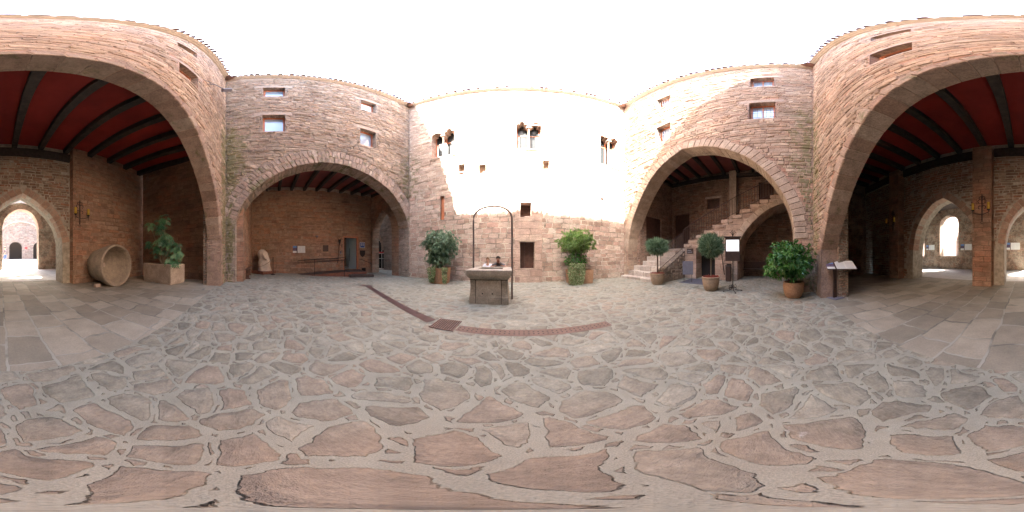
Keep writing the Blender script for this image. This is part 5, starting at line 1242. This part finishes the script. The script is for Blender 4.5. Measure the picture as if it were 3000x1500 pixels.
def info(W, u0, z0, w_, h, label, grp="white wall information panels", split=.30, flip=False):
    p = W.P(u0+w_/2, z0, -.02); t = tag(empty('information_board', tuple(p)), label, "information panel", grp)
    b = wpanel(W, u0, u0+w_, z0, z0+h, m_corten, 'backplate', t, -.035, .03)
    s_ = w_*split; g = .04 if w_ > .6 else .03
    wpanel(W, u0, u0+s_, z0+h*.72, z0+h, m_paper, 'photo_print', b, -.042, .004); wpanel(W, u0, u0+s_, z0+h*.30, z0+h*.72, m_photo, 'photo_print', b, -.042, .004); wpanel(W, u0, u0+s_, z0, z0+h*.28, m_white, 'caption_card', b, -.042, .004)
    wpanel(W, u0+s_+g*1.6, u0+w_, z0, z0+h, m_white, 'text_card', b, -.042, .004)
    q = MB(); 
    for i in range(8):
        for c in (0,1):
            ua = u0+s_+g*1.6+.03+c*(w_-s_-g)*.48; slab(q, W, rect(ua, ua+(w_-s_-g)*.38, z0+h*.12+i*h*.09, z0+h*.12+i*h*.09+.008), (), -.044, -.0425)
    q.build('text_block', m_print, b); return t
info(WLB, 3.12,1.52,.85,.47,"white information panel with a small blue photo on the ochre loggia wall")
info(WG, G(9.6),1.92,1.0,.5,"white information panel left of the gallery window, nearest the dark arch jamb", split=.25)
info(WG, G(5.75),1.85,1.08,.55,"white information panel right of the gallery window, beside the free pier", split=.3)
info(WG, G(1.5),1.85,1.15,.6,"white information panel framed in the arch right of the free pier", split=.25)
t = tag(empty('wall_plaque', tuple(WLB.P(5.4,1.62,0))), "dark bronze square plaque on the ochre wall left of the hotel door", "plaque")
wpanel(WLB,5.21,5.60,1.62,2.06,m_corten,'plate',t); 
t = tag(empty('hotel_sign', tuple(WLB.P(8.25,1.93,0))), "small square blue sign with a pale border right of the hotel door", "sign")
wpanel(WLB,8.03,8.45,1.91,2.35,m_white,'border',t,-.03,.02); wpanel(WLB,8.06,8.42,1.94,2.32,m_blue,'face',t,-.034,.005)
m = MB(); slab(m, WLB, rect(8.155,8.205,2.06,2.29), (), -.038, -.035); slab(m, WLB, rect(8.275,8.325,2.06,2.29), (), -.038, -.035); m.build('two_bars', m_white, t)
t = tag(empty('shield_plaque', tuple(WLB.P(8.25,1.22,0))), "dark heraldic shield plaque hung below the blue sign", "plaque")
m = MB(); sh = [(8.03,1.72),(8.03,1.45),(8.10,1.32),(8.25,1.22),(8.40,1.32),(8.47,1.45),(8.47,1.72)]; slab(m, WLB, sh[::-1], (), -.04, -.005); m.build('shield', m_iron, t, bevel=.008)
t = tag(empty('intercom', tuple(WLB.P(6.52,1.45,0))), "small grey intercom box left of the hotel door frame", "intercom")
wpanel(WLB,6.46,6.57,1.45,1.66,m_slate,'case',t); wpanel(WLB,6.48,6.55,1.55,1.63,m_iron,'speaker',t,-.034,.004)
t = tag(empty('wall_lamp', tuple(WLB.P(4.77,2.62,-.1))), "small round spotlight high on the ochre loggia wall", "lamp")
m = MB(); m.tube([WLB.P(4.7,2.66,0),WLB.P(4.72,2.66,-.14)],.016,6); m.build('arm', m_iron, t); m = MB(); m.lathe([(.0,-.08),(.06,-.05),(.085,.03),(.08,.05)], WLB.P(4.78,2.66,-.17), 14); m.build('lamp_head', m_slate, t)
torch(WLB.P(6.22,.80,-.25), WLB.P(6.40,2.35,-.14), "tall iron torch holder on the ochre wall beside the hotel door")
# door
t = tag(empty('glass_door', tuple(WLB.P(7.33,.3,.1))), "hotel glass door standing half open in a red brown wooden frame", "door")
m = MB()
for a,b,c,d in ((6.73,6.80,.3,2.76),(7.80,7.93,.3,2.76),(6.80,7.80,2.66,2.76)): slab(m, WLB, rect(a,b,c,d), (), .02, .2)
m.build('frame', m_wood, t)
m = MB(); pa = WLB.P(7.79,0,.12); pb = WLB.P(7.42,0,.75); 
for z0,z1 in ((.32,2.62),): m.face([(pa.x,pa.y,z0),(pb.x,pb.y,z0),(pb.x,pb.y,z1),(pa.x,pa.y,z1)])
m.build('door_leaf', plain("frosted pale glass", (.33,.42,.44), .15, spec=.8), t)
m = MB(); lobby = WLB
for q in (([6.6,.30,.5],[8.1,.30,4.0]),): pass
a0,a1,a2,a3 = WLB.P(6.5,0,.5), WLB.P(8.3,0,.5), WLB.P(8.3,0,4.5), WLB.P(6.5,0,4.5)
def wallq(p,q,z0,z1): m.face([(p.x,p.y,z0),(q.x,q.y,z0),(q.x,q.y,z1),(p.x,p.y,z1)])
wallq(a1,a2,0,3.2); wallq(a3,a0,0,3.2); wallq(a2,a3,0,3.2); m.face([(p.x,p.y,.29) for p in (a0,a1,a2,a3)]); m.face([(p.x,p.y,3.2) for p in (a0,a1,a2,a3)])
m.build('lobby', plain("lobby walls", (.25,.24,.22), .6), t)
mm = MB()
for (u0,u1,z0,z1) in ((6.98,7.24,1.35,1.72),(6.98,7.24,1.80,2.3)): slab(mm, WLB, rect(u0,u1,z0,z1), (), 4.40, 4.42)
mm.build('lobby_window', plain("daylit window", (.8,.85,.9), .5, emit=(.85,.93,1), es=.35), t)
mm = MB(); mm.tube([WLB.P(7.45,.9,.62),WLB.P(7.45,1.9,.62)],.014,6); mm.build('handle', m_iron, t)
# ramp
t = tag(empty('entrance_ramp', tuple(WLB.P(6.5,0,-1))), "red sided dark ramp and landing with two steps leading to the hotel door", "ramp")
zb = gz(-10,4) - .02
F = [(-10.95,2.35,zb+.02),(-9.42,3.45,zb+.03),(-8.45,5.35,zb+.30),(-8.15,6.1,.30)]
Bk = [(-10.98,2.36,zb+.02),(WLB.P(4.2,0,0).x,WLB.P(4.2,0,0).y,zb+.13),(WLB.P(6.3,0,0).x,WLB.P(6.3,0,0).y,.30),(WLB.P(8.0,0,0).x,WLB.P(8.0,0,0).y,.30)]
F = [(-10.7,2.3,zb+.03),(-9.62,3.6,zb+.10),(-8.75,5.25,.30),(-8.12,6.55,.30)]
m = MB()
for i in range(3): m.face([F[i],F[i+1],Bk[i+1],Bk[i]])
m.build('ramp_deck', m_wdark, t)
m = MB()
for i in range(3): m.face([(F[i][0],F[i][1],-.05),(F[i+1][0],F[i+1][1],-.05),F[i+1],F[i]])
m.face([(F[3][0],F[3][1],-.05),(Bk[3][0],Bk[3][1],-.05),Bk[3],F[3]]); m.build('ramp_side', m_plinth, t)
Rr = rotz(math.atan2(6.55-5.25, -8.12+8.75)); m = MB(); m.box((-8.02,6.05,.08),(1.5,.42,.16), rot=Rr); m.build('step', m_wdark, t, bevel=.01)
t = tag(empty('handrail', (-9,4.5,0)), "black iron double handrail with rounded ends along the ramp", "railing")
pts = [Vector((F[i][0],F[i][1],0)) for i in range(4)]
def rl_(k):
    return pts[0].lerp(pts[1],k) if k <= 1 else pts[1].lerp(pts[2],k-1)
m = MB(); lo = [rl_(k)+Vector((.05,0,.80+.12*k)) for k in (.35,.7,1,1.35,1.7,2)]; hi = [p+Vector((0,0,.16)) for p in lo]
m.tube(lo + [lo[-1]+Vector((.03,.06,.05)), hi[-1]+Vector((.03,.06,-.05))] + hi[::-1] + [hi[0]+Vector((-.06,-.05,-.05)), lo[0]+Vector((-.06,-.05,.05)), lo[0]], .02, 7)
m.build('rail_loop', m_iron, t)
m = MB(); wlo = [WLB.P(u,.86+.02*u,-.12) for u in (3.9,4.6,5.6,6.35)]; whi = [p+Vector((0,0,.14)) for p in wlo]; m.tube(wlo+whi[::-1]+[wlo[0]],.018,7); m.build('wall_rail', m_iron, t)
for p in (pts[1], pts[2]):
    m = MB(); m.tube([(p.x+.05,p.y,0),(p.x+.05,p.y,1.1)],.02,7); m.build('post', m_iron, t)
t = tag(empty('handrail', tuple(WLB.P(8.5,.9,-.1))), "short sloping iron handrail on the wall right of the hotel door", "railing")
m = MB(); m.tube([WLB.P(8.0,1.06,-.02),WLB.P(8.05,1.06,-.12),WLB.P(8.95,.72,-.12),WLB.P(8.98,.70,-.02)],.018,7); m.build('rail', m_iron, t)
m = MB(); m.box(WLB.P(8.3,.2,-.14),(.2,.24,.4)); tag(m.build('waste_bin', m_iron, loc=tuple(WLB.P(8.3,0,-.14)), bevel=.01), "small black bin under the sloping handrail by the hotel door", "bin")

# ---- floodlight on the back wing
t = tag(empty('floodlight', tuple(WB.P(10.35,9.4,-.2))), "grey floodlight on a bracket high on the warm wall near the mossy corner", "floodlight")
m = MB(); m.tube([WB.P(10.0,9.45,0),WB.P(10.1,9.42,-.25),WB.P(10.45,9.42,-.42)],.02,6); m.tube([WB.P(9.75,9.55,-.02),WB.P(10.1,9.42,-.25)],.012,6); m.build('bracket', m_slate, t)
m = MB(); q = WB.P(10.62,9.55,-.48); m.box(q,(.20,.36,.10),rot=Matrix.Rotation(R(35),3,'X')@rotz(R(25))); m.build('lamp_housing', m_slate, t, bevel=.02)

# ---- drain
def strip(name, A, B, w_, mat, label, grp, lift=.006):
    A, B = Vector(A), Vector(B); d = (B-A).normalized(); s_ = Vector((-d.y,d.x,0)); n_ = 24; m = MB(); L_ = (B-A).length; rows=[]; uvs=[]
    for i in range(n_+1):
        p = A.lerp(B,i/n_); z = gz(p.x,p.y)+lift; rows.append([(p.x+s_.x*k*w_/2,p.y+s_.y*k*w_/2,z) for k in (-1,1)]); uvs.append([(L_*i/n_, k*w_/2) for k in (-1,1)])
    m.grid(rows, smooth=False, uvs=uvs)
    o = m.build(name, mat, loc=(A.x,A.y,gz(A.x,A.y))); tag(o, label, "drain cover", grp); return o
strip('drain_cover', (-5.3,4.32,0), (-1.45,2.70,0), .22, m_steel, "long narrow brown steel drain cover running towards the round arch", "drain covers in the paving")
strip('drain_cover', (-.90,2.59,0), (1.66,2.45,0), .235, m_rust, "perforated rusty drain cover running right from the slatted grate", "drain covers in the paving")
strip('drain_cover', (-5.62,4.20,0), (-5.22,4.55,0), .30, m_steel, "small square steel plate at the far end of the narrow drain", "drain covers in the paving", lift=.009)
t = tag(empty('drain_grate', (-1.14,2.66,0)), "square iron grate of parallel bars between the two drain covers", "drain grate")
m = MB(); m.face([(-1.36,2.44,.005),(-.93,2.42,.005),(-.92,2.88,.005),(-1.35,2.89,.005)]); m.build('pit', m_black, t)
m = MB()
for k in range(11): x = -1.345 + k*.041; m.box((x,2.655,.014),(.016,.45,.016))
m.box((-1.14,2.885,.012),(.44,.014,.016)); m.box((-1.14,2.43,.012),(.44,.014,.016)); m.build('bars', m_rustbar, t)

# ---- gutter corner tiles
# ---- people
def body(name, parent, joints, bones, mat, sub=2):
    """one continuous skinned surface; joints = {name: (x,y,z,r)}"""
    me = bpy.data.meshes.new(name); ks = list(joints); base = wloc(parent)
    me.from_pydata([(joints[k][0]-base.x, joints[k][1]-base.y, joints[k][2]-base.z) for k in ks], [(ks.index(a), ks.index(b)) for a, b in bones], [])
    me.materials.append(mat); o = bpy.data.objects.new(name, me); C.objects.link(o); o.parent = parent
    sk = o.modifiers.new('skin', 'SKIN'); sk.use_smooth_shade = True
    for i, k in enumerate(ks):
        v = me.skin_vertices[0].data[i]; r = joints[k][3]; rr = joints[k][4] if len(joints[k]) > 4 else r; v.radius = (r, rr); v.use_root = (i == 0)
    s_ = o.modifiers.new('sub', 'SUBSURF'); s_.levels = sub; s_.render_levels = sub
    return o
def person(x, y, z, yaw, H, label, skin, hair, top, bottom, arms, bend=0, longhair=False, stride=0, toplab='shirt', headtilt=0, backpack=False, group=None):
    t = tag(empty('person', (x, y, z)), label, "person", group)
    Q = rotz(yaw); k = H/1.75
    def w_(a, b, c): v = Vector((x,y,z)) + Q @ Vector((a*k, b*k, c*k)); return v      # local +y = facing
    hip = (0, -.30*bend, .92 - .05*bend); ch = (0, .06*bend, 1.28 - .16*bend); nk = (0, .20*bend, 1.47-.30*bend); hd = (0, .30*bend + .02, 1.60-.33*bend)
    J = {'pelvis': (*w_(*hip), .13*k, .105*k), 'belly': (*w_(0, (hip[1]+ch[1])/2, (hip[2]+ch[2])/2), .12*k, .10*k), 'chest': (*w_(*ch), .15*k, .11*k), 'neck0': (*w_(0, nk[1]-.01, nk[2]-.02), .062*k), 'neck': (*w_(*nk), .05*k), 'head0': (*w_(0, hd[1], hd[2]-.03), .072*k, .08*k), 'head': (*w_(0, hd[1]-.005, hd[2]+.05), .078*k, .09*k), 'top': (*w_(0, hd[1]-.01, hd[2]+.115), .045*k)}
    B = [('pelvis','belly'),('belly','chest'),('chest','neck0'),('neck0','neck'),('neck','head0'),('head0','head'),('head','top')]
    for s_, n_ in ((-1,'l'),(1,'r')):
        sh = w_(s_*.175, nk[1]-.02, nk[2]-.09); el, ha = arms[n_]
        J['sh'+n_] = (*sh, .055*k); J['el'+n_] = (*w_(*el), .036*k); J['wr'+n_] = (*w_(*ha), .024*k)
        d = (w_(*ha) - w_(*el)).normalized(); pal = w_(*ha) + d*.07*k; J['pa'+n_] = (*pal, .032*k, .018*k)
        B += [('chest','sh'+n_),('sh'+n_,'el'+n_),('el'+n_,'wr'+n_),('wr'+n_,'pa'+n_)]
        sd = d.cross(Vector((0,0,1))).normalized()
        for f_ in range(4):
            c1 = pal + d*(.05+.004*(1.5-abs(f_-1.5)))*k + sd*(f_-1.5)*.019*k - Vector((0,0,.006*k)); c2 = c1 + d*.035*k - Vector((0,0,.012*k))
            J['f%d%s'%(f_,n_)] = (*c1, .0085*k); J['g%d%s'%(f_,n_)] = (*c2, .007*k); B += [('pa'+n_,'f%d%s'%(f_,n_)),('f%d%s'%(f_,n_),'g%d%s'%(f_,n_))]
        th = pal - d*.02*k + sd*s_*-.045*k; J['th'+n_] = (*th, .010*k); B += [('pa'+n_,'th'+n_)]
        hp = w_(s_*.09, hip[1], hip[2]-.04); kn = w_(s_*.10, hip[1]*.6 + s_*stride*.18 + .03, .50); an = w_(s_*.10, s_*stride*.30 - .02 + hip[1]*.3, .08); to = w_(s_*.11, s_*stride*.30 + .14 + hip[1]*.3, .035)
        J['hp'+n_] = (*hp, .088*k); J['kn'+n_] = (*kn, .056*k); J['ca'+n_] = (*(kn.lerp(an,.35)), .055*k); J['an'+n_] = (*an, .036*k); J['to'+n_] = (*to, .034*k, .028*k)
        B += [('pelvis','hp'+n_),('hp'+n_,'kn'+n_),('kn'+n_,'ca'+n_),('ca'+n_,'an'+n_),('an'+n_,'to'+n_)]
    body('body', t, J, B, skin)
    def sub_(keys, bones, g, name, mat):
        body(name, t, {q: (*J[q][:3], *[r*g+.006*k for r in J[q][3:]]) for q in keys}, bones, mat)
    me_ = {n_: Vector(J['sh'+n_][:3]).lerp(Vector(J['el'+n_][:3]), .6) for n_ in 'lr'}
    for n_ in 'lr': J['sl'+n_] = (*me_[n_], .046*k)
    sub_(['pelvis','belly','chest','neck0','shl','shr','sll','slr'], [('pelvis','belly'),('belly','chest'),('chest','neck0'),('chest','shl'),('chest','shr'),('shl','sll'),('shr','slr')], 1.12, toplab, top)
    for n_ in 'lr': J['sk'+n_] = (*Vector(J['hp'+n_][:3]).lerp(Vector(J['kn'+n_][:3]), .95), .072*k)
    sub_(['pelvis','hpl','hpr','skl','skr'], [('pelvis','hpl'),('pelvis','hpr'),('hpl','skl'),('hpr','skr')], 1.12, 'shorts', bottom)
    # hair and face
    m = MB(); c = w_(0, hd[1]-.012, hd[2]+.055); rows = []
    for i in range(9):
        a = R(90 - i*(17 if longhair else 13)); rows.append([c + Q @ Vector((.093*k*math.cos(a)*math.cos(q), (.108*k*math.cos(a))*math.sin(q) - (.022*k if math.sin(q) > 0 else 0), .115*k*math.sin(a) + (.05*k*max(0,math.sin(q)) if i > 4 else 0))) for q in [2*math.pi*j/18 for j in range(18)]])
    m.grid(rows, closed=True); m.build('hair', hair, t)
    for s_ in (-1,1):
        m = MB(); m.lathe([(.001,-.008*k),(.011*k,0),(.001,.008*k)], w_(s_*.032, hd[1]+.083, hd[2]+.045), 8); m.build('eye', m_haird, t)
    m = MB(); m.lathe([(.016*k,0),(.011*k,.02*k),(.003*k,.045*k)], w_(0, hd[1]+.088, hd[2]+.0), 8); m.build('nose', skin, t)
    m = MB(); m.box(w_(0, hd[1]+.08, hd[2]-.032), (.04*k,.01*k,.008*k), rot=Q); m.build('mouth', m_redsign, t)
    for s_ in (-1,1):
        m = MB(); m.lathe([(.001,-.02*k),(.014*k,0),(.001,.02*k)], w_(s_*.088, hd[1]-.005, hd[2]+.02), 8); m.build('ear', skin, t)
    if backpack:
        m = MB(); q_ = w_(0, ch[1]-.2, ch[2]-.02); m.box(q_, (.28*k,.14*k,.42*k), rot=Q); m.build('backpack', m_tnavy, t, bevel=.03)
    return t
person(-.87, 5.80, 0, R(180), 1.25, "young girl with brown hair in a white top standing behind the well", m_skin, m_hair, m_twhite, m_jean,
       {'l': ((-.27,.06,1.10),(-.20,.24,1.20)), 'r': ((.27,.06,1.10),(.20,.24,1.20))}, longhair=True, toplab='top')
person(-.49, 5.95, 0, R(180), 1.52, "person in a grey shirt leaning forward with both hands on the well rim", m_skind, m_haird, m_tgrey, m_jean,
       {'l': ((-.36,.28,1.05),(-.22,.46,1.10)), 'r': ((.32,.28,1.02),(.15,.46,1.10))}, bend=.8)
person(-.50, -16.2, gz(-.5,-16.2), R(-100), 1.72, "person in a dark shirt and blue shorts walking across the far sunny court", m_skin, m_haird, m_tnavy, m_jean,
       {'l': ((-.25,-.05,1.12),(-.24,.12,.92)), 'r': ((.25,-.05,1.12),(.24,.10,.90))}, stride=.9)
